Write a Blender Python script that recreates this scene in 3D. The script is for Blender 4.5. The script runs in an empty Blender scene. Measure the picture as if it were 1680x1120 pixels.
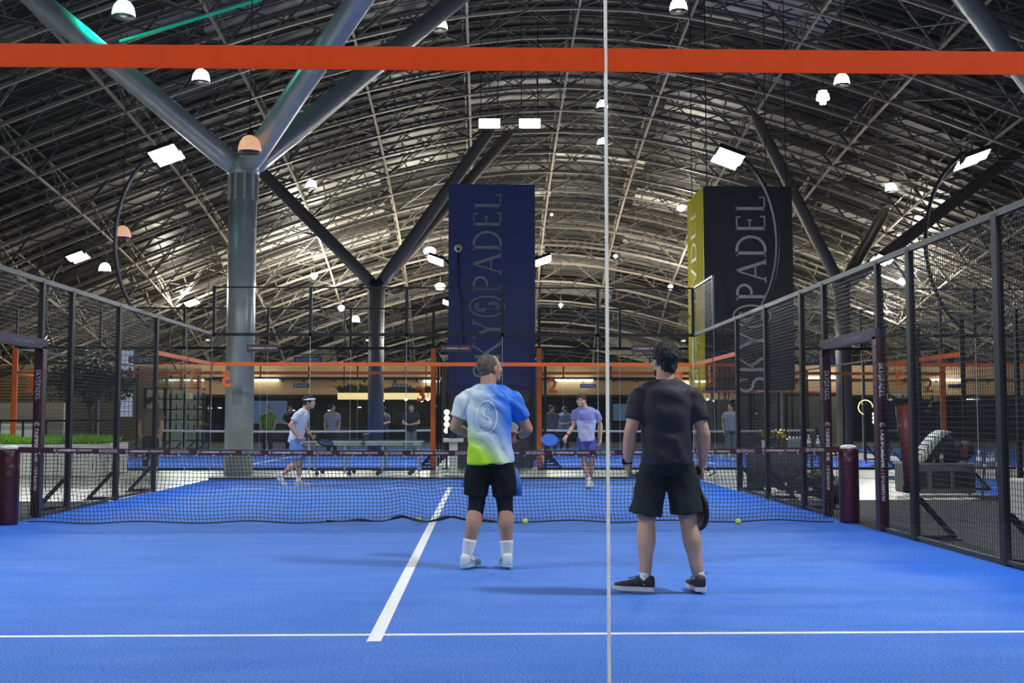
import bpy, math, random
from mathutils import Vector, Matrix, noise
from mathutils.bvhtree import BVHTree
V = Vector
random.seed(7)
SC = bpy.context.scene
COL = SC.collection
F_PX, CX, CY, CZ = 1850.9, 0.6094, -13.5406, 1.2325

# ------------------------------------------------------------ camera, world, exposure
cam_d = bpy.data.cameras.new('camera'); cam = bpy.data.objects.new('camera', cam_d); COL.objects.link(cam)
cam_d.sensor_width = 36; cam_d.lens = F_PX / 1680 * 36; cam_d.clip_end = 400; cam_d.clip_start = .05
cam.location = (CX, CY, CZ)
cam.rotation_mode = 'XYZ'
cam.rotation_euler = (math.pi / 2 + 0.0690, 0.0, -0.0251)
SC.camera = cam
world = bpy.data.worlds.new('world'); SC.world = world; world.use_nodes = True
world.node_tree.nodes['Background'].inputs[0].default_value = (.55, .6, .72, 1)
world.node_tree.nodes['Background'].inputs[1].default_value = .10
SC.view_settings.view_transform = 'Standard'; SC.view_settings.look = 'None'
SC.view_settings.gamma = 1; SC.view_settings.use_curve_mapping = False
SC.view_settings.exposure = 0.0
try:
    SC.cycles.transparent_max_bounces = 32
    SC.cycles.max_bounces = 8
    SC.cycles.diffuse_bounces = 3
    SC.cycles.sample_clamp_indirect = 4
    SC.cycles.caustics_reflective = False; SC.cycles.caustics_refractive = False
except Exception: pass

COURT_POWER = 590.0     # each floodlight of our own court
FAR_POWER = 700.0       # floodlights of the courts behind
HALL_POWER = 10.0      # hanging bell lamps
ROOF_WASH = 1000.0      # lamps high up at the far end of the vault

def at(px, py, d):
    """world point d metres in front of the camera that the photograph shows at a pixel"""
    M = cam.rotation_euler.to_matrix()
    r = M @ V(((px - 840) / F_PX, (560 - py) / F_PX, -1))
    return V((CX, CY, CZ)) + r * (d / r.y)

# ------------------------------------------------------------ materials
MATS = {}
def nodes_of(m):
    nt = m.node_tree; return nt, nt.nodes, nt.links
def mat(name, col, rough=.6, metal=0., bump=0., bscale=60., var=0., vscale=8., emit=None, estr=1., spec=None, aniso=None):
    if name in MATS: return MATS[name]
    m = bpy.data.materials.new(name); m.use_nodes = True
    nt, N, L = nodes_of(m); b = N['Principled BSDF']
    b.inputs['Base Color'].default_value = (*col, 1); b.inputs['Roughness'].default_value = rough
    b.inputs['Metallic'].default_value = metal
    if spec is not None: b.inputs['Specular IOR Level'].default_value = spec
    tc = N.new('ShaderNodeTexCoord')
    nz = N.new('ShaderNodeTexNoise'); nz.inputs['Scale'].default_value = vscale; nz.inputs['Detail'].default_value = 4
    L.new(tc.outputs['Object'], nz.inputs['Vector'])
    mr = N.new('ShaderNodeMapRange'); mr.inputs[1].default_value = .3; mr.inputs[2].default_value = .7
    v = var if var else .06
    mr.inputs[3].default_value = 1 - v; mr.inputs[4].default_value = 1 + v
    L.new(nz.outputs['Fac'], mr.inputs[0])
    mx = N.new('ShaderNodeVectorMath'); mx.operation = 'SCALE'; mx.inputs[0].default_value = col
    L.new(mr.outputs[0], mx.inputs['Scale']); L.new(mx.outputs[0], b.inputs['Base Color'])
    if bump:
        n2 = N.new('ShaderNodeTexNoise'); n2.inputs['Scale'].default_value = bscale; n2.inputs['Detail'].default_value = 3
        L.new(tc.outputs['Object'], n2.inputs['Vector'])
        if aniso:
            mp = N.new('ShaderNodeMapping'); mp.inputs['Scale'].default_value = aniso[0]; mp.inputs['Rotation'].default_value = aniso[1]
            L.new(tc.outputs['Object'], mp.inputs[0]); L.new(mp.outputs[0], n2.inputs['Vector'])
        bp = N.new('ShaderNodeBump'); bp.inputs['Strength'].default_value = bump; bp.inputs['Distance'].default_value = .02
        L.new(n2.outputs['Fac'], bp.inputs['Height']); L.new(bp.outputs[0], b.inputs['Normal'])
    if emit:
        b.inputs['Emission Color'].default_value = (*emit, 1); b.inputs['Emission Strength'].default_value = estr
        m.cycles.emission_sampling = 'NONE'
    MATS[name] = m; return m

def glass_mat(name, tint=(.955, .97, .965), ior=1.24):
    m = bpy.data.materials.new(name); m.use_nodes = True
    nt, N, L = nodes_of(m); N.remove(N['Principled BSDF'])
    t = N.new('ShaderNodeBsdfTransparent'); t.inputs[0].default_value = (*tint, 1)
    g = N.new('ShaderNodeBsdfGlossy'); g.inputs['Roughness'].default_value = 0.0; g.inputs['Color'].default_value = (.9, .95, 1, 1)
    lw = N.new('ShaderNodeLayerWeight'); lw.inputs[0].default_value = .5
    pw = N.new('ShaderNodeMath'); pw.operation = 'POWER'; L.new(lw.outputs['Facing'], pw.inputs[0]); pw.inputs[1].default_value = 5
    f = N.new('ShaderNodeMath'); f.operation = 'MULTIPLY_ADD'; L.new(pw.outputs[0], f.inputs[0]); f.inputs[1].default_value = .45; f.inputs[2].default_value = .022
    mx = N.new('ShaderNodeMixShader')
    L.new(f.outputs[0], mx.inputs[0]); L.new(t.outputs[0], mx.inputs[1]); L.new(g.outputs[0], mx.inputs[2])
    L.new(mx.outputs[0], N['Material Output'].inputs[0])
    MATS[name] = m; return m

# turf: blue fibre, paler where the sand gathers in the middle of the court
def turf_mat(name, base, pale):
    m = bpy.data.materials.new(name); m.use_nodes = True
    nt, N, L = nodes_of(m); b = N['Principled BSDF']; b.inputs['Roughness'].default_value = .9
    b.inputs['Specular IOR Level'].default_value = .15
    tc = N.new('ShaderNodeTexCoord')
    sp = N.new('ShaderNodeSeparateXYZ'); L.new(tc.outputs['Object'], sp.inputs[0])
    ab = N.new('ShaderNodeMath'); ab.operation = 'ABSOLUTE'; L.new(sp.outputs[0], ab.inputs[0])
    n1 = N.new('ShaderNodeTexNoise'); n1.inputs['Scale'].default_value = .9; n1.inputs['Detail'].default_value = 5
    L.new(tc.outputs['Object'], n1.inputs['Vector'])
    ad = N.new('ShaderNodeMath'); ad.operation = 'MULTIPLY_ADD'; L.new(n1.outputs['Fac'], ad.inputs[0]); ad.inputs[1].default_value = 1.6; L.new(ab.outputs[0], ad.inputs[2])
    mr = N.new('ShaderNodeMapRange'); mr.interpolation_type = 'SMOOTHSTEP'
    mr.inputs[1].default_value = 4.4; mr.inputs[2].default_value = 5.6; mr.inputs[3].default_value = 1; mr.inputs[4].default_value = 0
    L.new(ad.outputs[0], mr.inputs[0])
    n2 = N.new('ShaderNodeTexNoise'); n2.inputs['Scale'].default_value = 75; n2.inputs['Detail'].default_value = 3
    L.new(tc.outputs['Object'], n2.inputs['Vector'])
    n3 = N.new('ShaderNodeTexNoise'); n3.inputs['Scale'].default_value = 2.2; n3.inputs['Detail'].default_value = 6
    mp = N.new('ShaderNodeMapping'); mp.inputs['Scale'].default_value = (.5, 1.6, 1); L.new(tc.outputs['Object'], mp.inputs[0]); L.new(mp.outputs[0], n3.inputs['Vector'])
    c1 = N.new('ShaderNodeMix'); c1.data_type = 'RGBA'; c1.inputs[6].default_value = (*base, 1); c1.inputs[7].default_value = (*pale, 1)
    m2 = N.new('ShaderNodeMapRange'); m2.inputs[1].default_value = .3; m2.inputs[2].default_value = .7; m2.inputs[3].default_value = .55; m2.inputs[4].default_value = 1.0
    L.new(n3.outputs['Fac'], m2.inputs[0])
    mm = N.new('ShaderNodeMath'); mm.operation = 'MULTIPLY'; L.new(mr.outputs[0], mm.inputs[0]); L.new(m2.outputs[0], mm.inputs[1])
    L.new(mm.outputs[0], c1.inputs[0])
    m3 = N.new('ShaderNodeMapRange'); m3.inputs[1].default_value = .3; m3.inputs[2].default_value = .7; m3.inputs[3].default_value = .5; m3.inputs[4].default_value = 1.5
    L.new(n2.outputs['Fac'], m3.inputs[0])
    vs = N.new('ShaderNodeVectorMath'); vs.operation = 'SCALE'; L.new(c1.outputs[2], vs.inputs[0]); L.new(m3.outputs[0], vs.inputs['Scale'])
    L.new(vs.outputs[0], b.inputs['Base Color'])
    bp = N.new('ShaderNodeBump'); bp.inputs['Strength'].default_value = .5; bp.inputs['Distance'].default_value = .01
    L.new(n2.outputs['Fac'], bp.inputs['Height']); L.new(bp.outputs[0], b.inputs['Normal'])
    MATS[name] = m; return m

BLACK = mat('black powder coated steel', (.007, .008, .012), .55, 0, spec=.3)
STEEL = mat('dark galvanised rail', (.035, .038, .045), .5, .3)
WIRE = mat('black welded wire', (.02, .022, .025), .5, .3)
WIREG = mat('worn wire', (.035, .037, .04), .45, .5)
ORANGE = mat('orange band', (.80, .125, .008), .5, 0)
ORANGEP = mat('orange paint', (.75, .13, .012), .45, 0)
MAROON = mat('maroon vinyl pad', (.035, .006, .016), .42, 0, .25, 12)
PURPLE = mat('deep purple pad', (.020, .010, .042), .6, 0, .2, 12)
WHITE = mat('white', (.85, .85, .83), .6)
LETTER = mat('white print', (.8, .8, .8), .6)
GLASS = glass_mat('toughened court glass')
GEDGE = mat('polished glass edge', (.93, .96, .96), .6, 0, 0, emit=None)
TURF = turf_mat('blue turf', (.013, .113, .56), (.090, .210, .60))
TURF2 = turf_mat('blue turf far', (.02, .10, .55), (.04, .14, .55))
LINE = mat('white court line', (.85, .85, .85), .9, 0, .3, 150)
BEIGE = mat('beige resin floor', (.60, .59, .50), .35, 0, 0, var=.07, vscale=.7)
MATF = mat('charcoal carpet', (.03, .031, .034), .95, 0, .4, 200, var=.15, vscale=40)
COLM = mat('brushed grey column paint', (.45, .47, .50), .34, .30, .05, 6, var=.12, vscale=3)
COLD = mat('dull brown grey column', (.17, .145, .13), .5, .2, .05, 6)
TRUSS = mat('pale truss steel', (.36, .32, .27), .5, .2)
PURLIN = mat('purlin steel', (.10, .092, .085), .5, .2)

def deck_mat():
    m = bpy.data.materials.new('panelled roof deck'); m.use_nodes = True
    nt, N, L = nodes_of(m); b = N['Principled BSDF']; b.inputs['Roughness'].default_value = .45; b.inputs['Metallic'].default_value = .35
    tc = N.new('ShaderNodeTexCoord'); mp = N.new('ShaderNodeMapping')
    mp.inputs['Scale'].default_value = (.23, .9, .9); L.new(tc.outputs['UV'], mp.inputs[0])
    wn = N.new('ShaderNodeTexWhiteNoise'); wn.noise_dimensions = '3D'
    fl = N.new('ShaderNodeVectorMath'); fl.operation = 'FLOOR'; L.new(mp.outputs[0], fl.inputs[0]); L.new(fl.outputs[0], wn.inputs[0])
    cr = N.new('ShaderNodeValToRGB'); L.new(wn.outputs['Value'], cr.inputs[0])
    e = cr.color_ramp.elements; e[0].color = (.014, .014, .015, 1); e[0].position = 0
    e[1].color = (.80, .80, .76, 1); e[1].position = 1
    for p, c in ((.50, (.024, .023, .024, 1)), (.66, (.07, .066, .062, 1)), (.78, (.30, .29, .27, 1)), (.9, (.55, .54, .50, 1))):
        q = e.new(p); q.color = c
    L.new(cr.outputs[0], b.inputs['Base Color'])
    return m
DECK = deck_mat()

# ------------------------------------------------------------ mesh builder
class MB:
    def __init__(s): s.v = []; s.f = []
    def add(s, vs, fs):
        o = len(s.v); s.v += [tuple(v) for v in vs]; s.f += [tuple(i + o for i in f) for f in fs]
    def box(s, a, b):
        x0, y0, z0 = a; x1, y1, z1 = b
        if x0 > x1: x0, x1 = x1, x0
        if y0 > y1: y0, y1 = y1, y0
        if z0 > z1: z0, z1 = z1, z0
        s.add([(x0,y0,z0),(x1,y0,z0),(x1,y1,z0),(x0,y1,z0),(x0,y0,z1),(x1,y0,z1),(x1,y1,z1),(x0,y1,z1)],
              [(0,3,2,1),(4,5,6,7),(0,1,5,4),(1,2,6,5),(2,3,7,6),(3,0,4,7)])
    def bar(s, p, q, w, h=None, up=V((0,0,1))):
        p = V(p); q = V(q); h = h or w; t = (q - p)
        if t.length < 1e-6: return
        t.normalize()
        if abs(t.dot(up)) > .98: up = V((0,1,0))
        a = t.cross(up).normalized() * w / 2; b = a.cross(t).normalized() * h / 2
        s.add([p-a-b,p+a-b,p+a+b,p-a+b,q-a-b,q+a-b,q+a+b,q-a+b],
              [(0,3,2,1),(4,5,6,7),(0,1,5,4),(1,2,6,5),(2,3,7,6),(3,0,4,7)])
    def tube(s, pts, r, n=8, closed=False, cap=True):
        pts = [V(p) for p in pts]; k = len(pts)
        rs = r if isinstance(r, (list, tuple)) else [r] * k
        prev = None; rings = []
        for i, p in enumerate(pts):
            if closed: t = pts[(i+1) % k] - pts[i-1]
            else: t = pts[min(i+1, k-1)] - pts[max(i-1, 0)]
            t.normalize()
            if prev is None:
                u = V((0,0,1)) if abs(t.z) < .9 else V((1,0,0))
                a = t.cross(u).normalized()
            else: a = (prev - t * prev.dot(t)).normalized()
            prev = a; b = t.cross(a)
            rings.append([p + (a * math.cos(2*math.pi*j/n) + b * math.sin(2*math.pi*j/n)) * rs[i] for j in range(n)])
        s.rings(rings, closed, cap)
    def rings(s, rings, closed=False, cap=True):
        n = len(rings[0]); k = len(rings); vs = [v for r in rings for v in r]; fs = []
        for i in range(k if closed else k - 1):
            for j in range(n):
                a = i*n+j; b = i*n+(j+1) % n; c = ((i+1) % k)*n+(j+1) % n; d = ((i+1) % k)*n+j
                fs.append((a, b, c, d))
        if cap and not closed:
            fs.append(tuple(range(n-1, -1, -1))); fs.append(tuple((k-1)*n+j for j in range(n)))
        s.add(vs, fs)
    def lathe(s, prof, c=(0,0,0), n=20, cap=True):
        c = V(c)
        s.rings([[c + V((r*math.cos(2*math.pi*j/n), r*math.sin(2*math.pi*j/n), z)) for j in range(n)] for r, z in prof], cap=cap)
    def ell(s, c, r, frame=None, n=16, m=10):
        c = V(c); R = frame or Matrix.Identity(3); rr = []
        for i in range(m + 1):
            a = -math.pi/2 + math.pi * i / m; ca = max(math.cos(a), .02)
            rr.append([c + R @ V((r[0]*ca*math.cos(2*math.pi*j/n), r[1]*ca*math.sin(2*math.pi*j/n), r[2]*math.sin(a))) for j in range(n)])
        s.rings(rr)
    def build(s, name, m, parent=None, smooth=False, bevel=0):
        me = bpy.data.meshes.new(name); me.from_pydata(s.v, [], s.f); me.update()
        if m: me.materials.append(m)
        if smooth: me.polygons.foreach_set('use_smooth', [True] * len(me.polygons))
        o = bpy.data.objects.new(name, me); COL.objects.link(o)
        if parent: o.parent = parent
        if bevel:
            b = o.modifiers.new('bevel', 'BEVEL'); b.width = bevel; b.segments = 2; b.limit_method = 'ANGLE'
        return o

def tag(o, label=None, cat=None, group=None, kind=None):
    if label: o['label'] = label
    if cat: o['category'] = cat
    if group: o['group'] = group
    if kind: o['kind'] = kind
    return o
def thing(name, label, cat, loc=(0,0,0), rz=0, group=None):
    o = bpy.data.objects.new(name, None); COL.objects.link(o); o.empty_display_size = .1
    o.location = loc; o.rotation_euler = (0, 0, rz); return tag(o, label, cat, group)
def local(mb, loc):
    """shift a builder from world to the local frame of an Empty at loc"""
    l = V(loc); mb.v = [tuple(V(v) - l) for v in mb.v]; return mb
def copy_tree(o, parent=None):
    c = o.copy(); COL.objects.link(c); c.parent = parent
    for ch in list(o.children): copy_tree(ch, c)
    return c
def light(kind, name, loc, power, col=(1,1,1), parent=None, size=.5, rot=None, sizey=None, spread=None):
    d = bpy.data.lights.new(name, kind); d.energy = power; d.color = col
    if kind == 'AREA':
        d.size = size
        if sizey: d.shape = 'RECTANGLE'; d.size_y = sizey
        if spread: d.spread = spread
    else: d.shadow_soft_size = size
    o = bpy.data.objects.new(name, d); COL.objects.link(o); o.location = loc
    if rot: o.rotation_euler = rot
    if parent: o.parent = parent
    return o
def aim(d): return V(d).to_track_quat('-Z', 'Y').to_euler()

# ------------------------------------------------------------ lettering (2-D glyphs: verts, faces, width)
def ribbon(G, pts, w, closed=False):
    pts = [V((p[0], p[1], 0)) for p in pts]; k = len(pts); ring = []
    for i, p in enumerate(pts):
        if closed: t = pts[(i+1) % k] - pts[i-1]
        else: t = pts[min(i+1, k-1)] - pts[max(i-1, 0)]
        t.normalize(); n = V((-t.y, t.x, 0)) * w / 2
        ring.append((p + n, p - n))
    o = len(G[0])
    for a, b in ring: G[0].extend([(a.x, a.y), (b.x, b.y)])
    for i in range(k if closed else k - 1):
        j = (i + 1) % k
        G[1].append((o+2*i, o+2*i+1, o+2*j+1, o+2*j))
def arc(cx, cy, rx, ry, a0, a1, n=18):
    return [(cx + rx*math.cos(math.radians(a0 + (a1-a0)*i/n)), cy + ry*math.sin(math.radians(a0 + (a1-a0)*i/n))) for i in range(n+1)]
def s_curve(x, y, w, h, n=10):
    r = h/4
    return arc(x, y+r, w/2, r, 35, 270, n)[:-1] + arc(x, y-r, w/2, r, 90, -145, n)
TH, TN = .105, .05
def serif(G, x, y, w=.2): ribbon(G, [(x-w/2, y), (x+w/2, y)], .045)
def glyph(ch):
    G = ([], [])
    if ch == 'S':
        ribbon(G, s_curve(.25, .5, .42, .96), TH*.85); ribbon(G, [(.43,.68),(.43,.93)], TN); ribbon(G, [(.05,.08),(.05,.34)], TN); return G, .56
    if ch == 'K':
        ribbon(G, [(.14,0),(.14,1)], TH); ribbon(G, [(.16,.42),(.52,.98)], TN); ribbon(G, [(.26,.55),(.62,.02)], TH)
        for x, y in ((.14,.02),(.14,.98),(.53,.98),(.62,.02)): serif(G, x, y)
        return G, .70
    if ch == 'Y':
        ribbon(G, [(.1,.98),(.36,.45)], TH); ribbon(G, [(.62,.98),(.37,.45)], TN); ribbon(G, [(.36,0),(.36,.48)], TH)
        for x, y in ((.1,.98),(.62,.98),(.36,.02)): serif(G, x, y)
        return G, .70
    if ch == 'P':
        ribbon(G, [(.14,0),(.14,1)], TH); ribbon(G, [(.14,.97)] + arc(.28,.74,.25,.235,90,-90) + [(.14,.5)], TH*.8); serif(G, .14, .02, .26); serif(G, .08, .98, .12); return G, .60
    if ch == 'A':
        ribbon(G, [(.06,.02),(.35,1)], TN); ribbon(G, [(.35,1),(.66,.02)], TH); ribbon(G, [(.15,.36),(.56,.36)], TN)
        serif(G, .06, .02); serif(G, .66, .02); return G, .76
    if ch == 'D':
        ribbon(G, [(.14,0),(.14,1)], TH); ribbon(G, [(.14,.97)] + arc(.27,.5,.42,.475,90,-90,24) + [(.14,.02)], TH*.85); serif(G, .08, .98, .12); serif(G, .08, .02, .12); return G, .78
    if ch == 'E':
        ribbon(G, [(.14,0),(.14,1)], TH); ribbon(G, [(.06,.97),(.52,.97)], TN); ribbon(G, [(.14,.53),(.42,.53)], TN); ribbon(G, [(.06,.03),(.54,.03)], TN)
        ribbon(G, [(.52,.99),(.52,.84)], TN); ribbon(G, [(.54,.01),(.54,.18)], TN); ribbon(G, [(.42,.45),(.42,.61)], TN); return G, .62
    if ch == 'L':
        ribbon(G, [(.14,0),(.14,1)], TH); ribbon(G, [(.06,.03),(.52,.03)], TN); ribbon(G, [(.52,.01),(.52,.2)], TN); serif(G, .14, .98); return G, .58
    if ch == '@':   # ringed double-line S emblem
        ribbon(G, arc(.42, .5, .36, .62, 0, 360, 36)[:-1], .05, True)
        ribbon(G, s_curve(.42, .5, .34, .86, 12), .035); ribbon(G, s_curve(.42, .5, .20, .72, 12), .035); return G, .88
    if ch == 'O':   # round bank emblem
        ribbon(G, arc(.4, .5, .38, .48, 30, 330, 24), .12); ribbon(G, [(.25,.3),(.42,.72),(.55,.5)], .1); return G, .95
    return G, .4
def word(s):
    VV, FF, x = [], [], 0
    for ch in s:
        G, w = glyph(ch); o = len(VV)
        VV += [(a + x, b) for a, b in G[0]]; FF += [tuple(i + o for i in f) for f in G[1]]; x += w + .05
    return VV, FF, x
def font_word(s, bold=0., squeeze=1.):
    c = bpy.data.curves.new('t', 'FONT'); c.body = s; c.size = 1.38; c.offset = bold; c.resolution_u = 3
    o = bpy.data.objects.new('t', c); COL.objects.link(o); bpy.context.view_layer.update()
    me = bpy.data.meshes.new_from_object(o.evaluated_get(bpy.context.evaluated_depsgraph_get()))
    vs = [(v.co.x * squeeze, v.co.y) for v in me.vertices]; fs = [tuple(p.vertices) for p in me.polygons]
    bpy.data.objects.remove(o); bpy.data.curves.remove(c); bpy.data.meshes.remove(me)
    return vs, fs, (max(v[0] for v in vs) if vs else 0)
WB = {}
def W(key):
    if key not in WB:
        WB[key] = {'sky': lambda: word('SKY@PADEL'), 'logo': lambda: word('O'), 'gaz': lambda: font_word('ГАЗПРОМБАНК', .03, .95),
                   'prem': lambda: font_word('ПРЕМИУМ', 0, 1.05)}.get(key, lambda: font_word(key, .035))()
    return WB[key]
def put(mb, w, origin, ux, uy, h, center=False):
    origin = V(origin); ux = V(ux); uy = V(uy)
    off = -w[2] / 2 if center else 0
    mb.add([origin + ux * ((x + off) * h) + uy * (y * h) for x, y in w[0]], w[1]); return w[2] * h
def sponsor(mb, origin, ux, uy, h):
    """emblem + bank name + ПРЕМИУМ; returns its width"""
    ux = V(ux); o = V(origin); x = 0
    x += put(mb, W('logo'), o, ux, uy, h) + h * .35
    x += put(mb, W('gaz'), o + ux * x + V(uy) * h * .1, ux, uy, h * .72) + h * .4
    mb.add([o + ux*x, o + ux*(x + h*.06), o + ux*(x + h*.06) + V(uy)*h*.9, o + ux*x + V(uy)*h*.9], [(0,1,2,3)]); x += h * .5
    x += put(mb, W('prem'), o + ux * x + V(uy) * h * .1, ux, uy, h * .72)
    return x

# ------------------------------------------------------------ floor and court surfaces
m = MB(); m.box((-60, -20, -.3), (60, 66, -.012)); tag(m.build('floor', BEIGE), kind='structure')
m = MB()
m.box((-9.6, -16, -.011), (-5.02, 3.8, .0)); m.box((5.02, -16, -.011), (9.0, 3.8, .0)); m.box((-5.02, -16, -.011), (5.02, -10.02, .0)); m.box((-40, 34.56, -.011), (48, 50.9, .0))
tag(m.build('floor_mat', MATF), kind='structure')
m = MB(); m.box((-5.02, -10.02, -.011), (5.02, 10.02, .0)); court = tag(m.build('floor_court', TURF), kind='structure')
m = MB()
m.box((-5, -6.975, 0), (5, -6.925, .002)); m.box((-5, 6.925, 0), (5, 6.975, .002)); m.box((-.025, -7.15, 0), (.025, 7.15, .0025))
# the centre line reads a little wider than the service lines
m.box((-.04, -7.15, .0), (.04, 7.15, .0024)); m.build('court_lines', LINE, court)
for k, (x0, x1, y0, y1) in enumerate(((-10.9, -.64, 14.5, 34.5), (1.99, 12.1, 14.5, 34.5), (9.02, 19.1, -10, 10), (14.6, 24.6, 14.5, 34.5))):
    m = MB(); m.box((-(x1-x0)/2, -(y1-y0)/2, -.011), ((x1-x0)/2, (y1-y0)/2, .0)); o = tag(m.build('floor_court', TURF2), kind='structure')
    o.location = ((x0+x1)/2, (y0+y1)/2, 0)
    m = MB()
    for yy in (-6.95, 6.95): m.box((-5, yy-.025, 0), (5, yy+.025, .002))
    m.box((-.04, -7.15, 0), (.04, 7.15, .0024)); m.build('court_lines', LINE, o)
m = MB(); m.box((-5.06, 10.02, -.01), (5.06, 10.10, .03)); m.box((-10.95, 14.42, -.01), (-.6, 14.5, .05)); m.box((1.95, 14.42, -.01), (12.15, 14.5, .05))
tag(m.build('trim_1', BLACK), kind='structure')

# ------------------------------------------------------------ fences and glass walls of the courts
def wire_panel(mb, a, b, z0, z1, step=.05, r=.0021, rail=True):
    """welded mesh between ground points a and b"""
    a = V((*a, 0)); b = V((*b, 0)); L_ = (b - a).length; t = (b - a) / L_
    n = max(1, round(L_ / step)); k = max(1, round((z1 - z0) / step))
    for i in range(n + 1):
        p = a + t * (L_ * i / n); mb.bar(p + V((0,0,z0)), p + V((0,0,z1)), r*2)
    for i in range(k + 1):
        z = z0 + (z1 - z0) * i / k; mb.bar(a + V((0,0,z)), b + V((0,0,z)), r*2)

def side_fence(x, s, label, y0=-10, full=True):
    """s = +1: outside of the court lies towards +x"""
    loc = (x, 0, 0)
    T = thing('court_fence', label, 'fence', loc)
    def B(mb, n, mt, p=T): return local(mb, loc).build(n, mt, p)
    posts = [y for y in (-8, -6, -4, -2, 2, 4, 6) if y >= y0]
    for y in posts:
        h = 3.0
        mb = MB(); mb.box((x - .03, y - .05, 0), (x + .03 + s*.0, y + .05, h)); P = B(mb, 'post', BLACK)
        mb = MB()
        mb.bar((x + s*.05, y, .42), (x + s*.40, y, .03), .05, .05); mb.bar((x + s*.03, y, .03), (x + s*.42, y, .03), .05, .05)
        mb.box((x + s*.30, y - .06, 0), (x + s*.46, y + .06, .02)); B(mb, 'brace', BLACK, P).parent = T
    # gate posts
    for y in (-1.05, .95):
        mb = MB(); mb.box((x - .03, y - .04, 0), (x + .03, y + .04, 3)); B(mb, 'gate_post', BLACK)
        mb = MB(); mb.box((x - .055, y - .06, .02), (x + .055, y + .06, 2.16)); g = B(mb, 'gate_post_pad', MAROON)
        mb = MB(); ox = x - s * .062
        # lettering runs down the pad and faces the players
        face = x - s * .0565
        # letters on the face turned to the camera
        o0 = V((x - .03, y - .0615, 1.86)); dn = V((0,0,-1)); rt = V((1,0,0))
        w = put(mb, W('sky'), o0, dn, rt, .058)
        sponsor(mb, o0 + dn * (w + .28), dn, rt, .058)
        B(mb, 'lettering', LETTER, T).parent = T
        for k in range(11): mb = MB(); mb.ell((x - s*.058, y - .05, .15 + k*.19), (.008, .008, .008), n=8, m=5); B(mb, 'rivet', STEEL)
    mb = MB(); mb.box((x - .055, -1.1, 2.13), (x + .055, 1.0, 2.25)); B(mb, 'gate_head_pad', PURPLE)
    mb = MB(); yy = -.75
    sponsor(mb, (x - s*.057, -.7 if s > 0 else .7, 2.165), (0, 1 if s > 0 else -1, 0), (0,0,1), .05); B(mb, 'lettering', PURPLE if False else mat('faint print', (.25,.22,.35), .6))
    # rails
    mb = MB(); mb.box((x - .025, y0, 2.97), (x + .025, 10, 3.03)); 
    if s > 0: mb.box((x - .02, 8, 3.97), (x + .02, 10, 4.01)); mb.box((x - .02, 7.98, 3.0), (x + .02, 8.02, 4.0))
    B(mb, 'top_rail', STEEL)
    mb = MB(); mb.box((x - .02, max(y0, -6), .02), (x + .02, -1.1, .05)); mb.box((x - .02, 1.0, .02), (x + .02, 6, .05)); B(mb, 'bottom_rail', STEEL)
    spans = [(-6,-4),(-4,-2),(-2,-1.05),(.95,2),(2,4),(4,6)]
    for a, b in spans:
        if b <= y0: continue
        mb = MB(); wire_panel(mb, (x, a), (x, b), .05, 2.97); B(mb, 'mesh_panel', WIREG)
    mb = MB(); wire_panel(mb, (x, -1.05), (x, .95), 2.27, 2.97); B(mb, 'mesh_panel', WIREG)
    if s > 0: mb = MB(); wire_panel(mb, (x, 8), (x, 10), 3.03, 3.97); B(mb, 'mesh_panel', WIREG)
    for a, b in [(6,8),(8,10)] + ([(-10,-8),(-8,-6)] if y0 <= -10 else []):
        mb = MB(); mb.box((x - .006, a + .02, .03), (x + .006, b - .012, 2.96)); B(mb, 'glass_panel', GLASS)
        mb = MB(); mb.box((x - .006 - s*.0015, a + .05, 2.345), (x - s*.0085, b - .01, 2.42)); B(mb, 'orange_band', ORANGE)
        mb = MB(); mb.box((x - .006, b - .012, .03), (x + .006, b - .004, 2.96)); B(mb, 'glass_edge', GEDGE)
    mb = MB(); put(mb, W('5'), (x - s*.008, 8.5, 1.95), (0, -1, 0), (0, 0, 1), .33); B(mb, 'court_number', ORANGE)
    return T

side_fence(5.03, 1, 'black wire mesh side fence on the right with maroon padded gate opening')
side_fence(-5.03, -1, 'black wire mesh side fence on the left with maroon padded gate opening')

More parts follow.
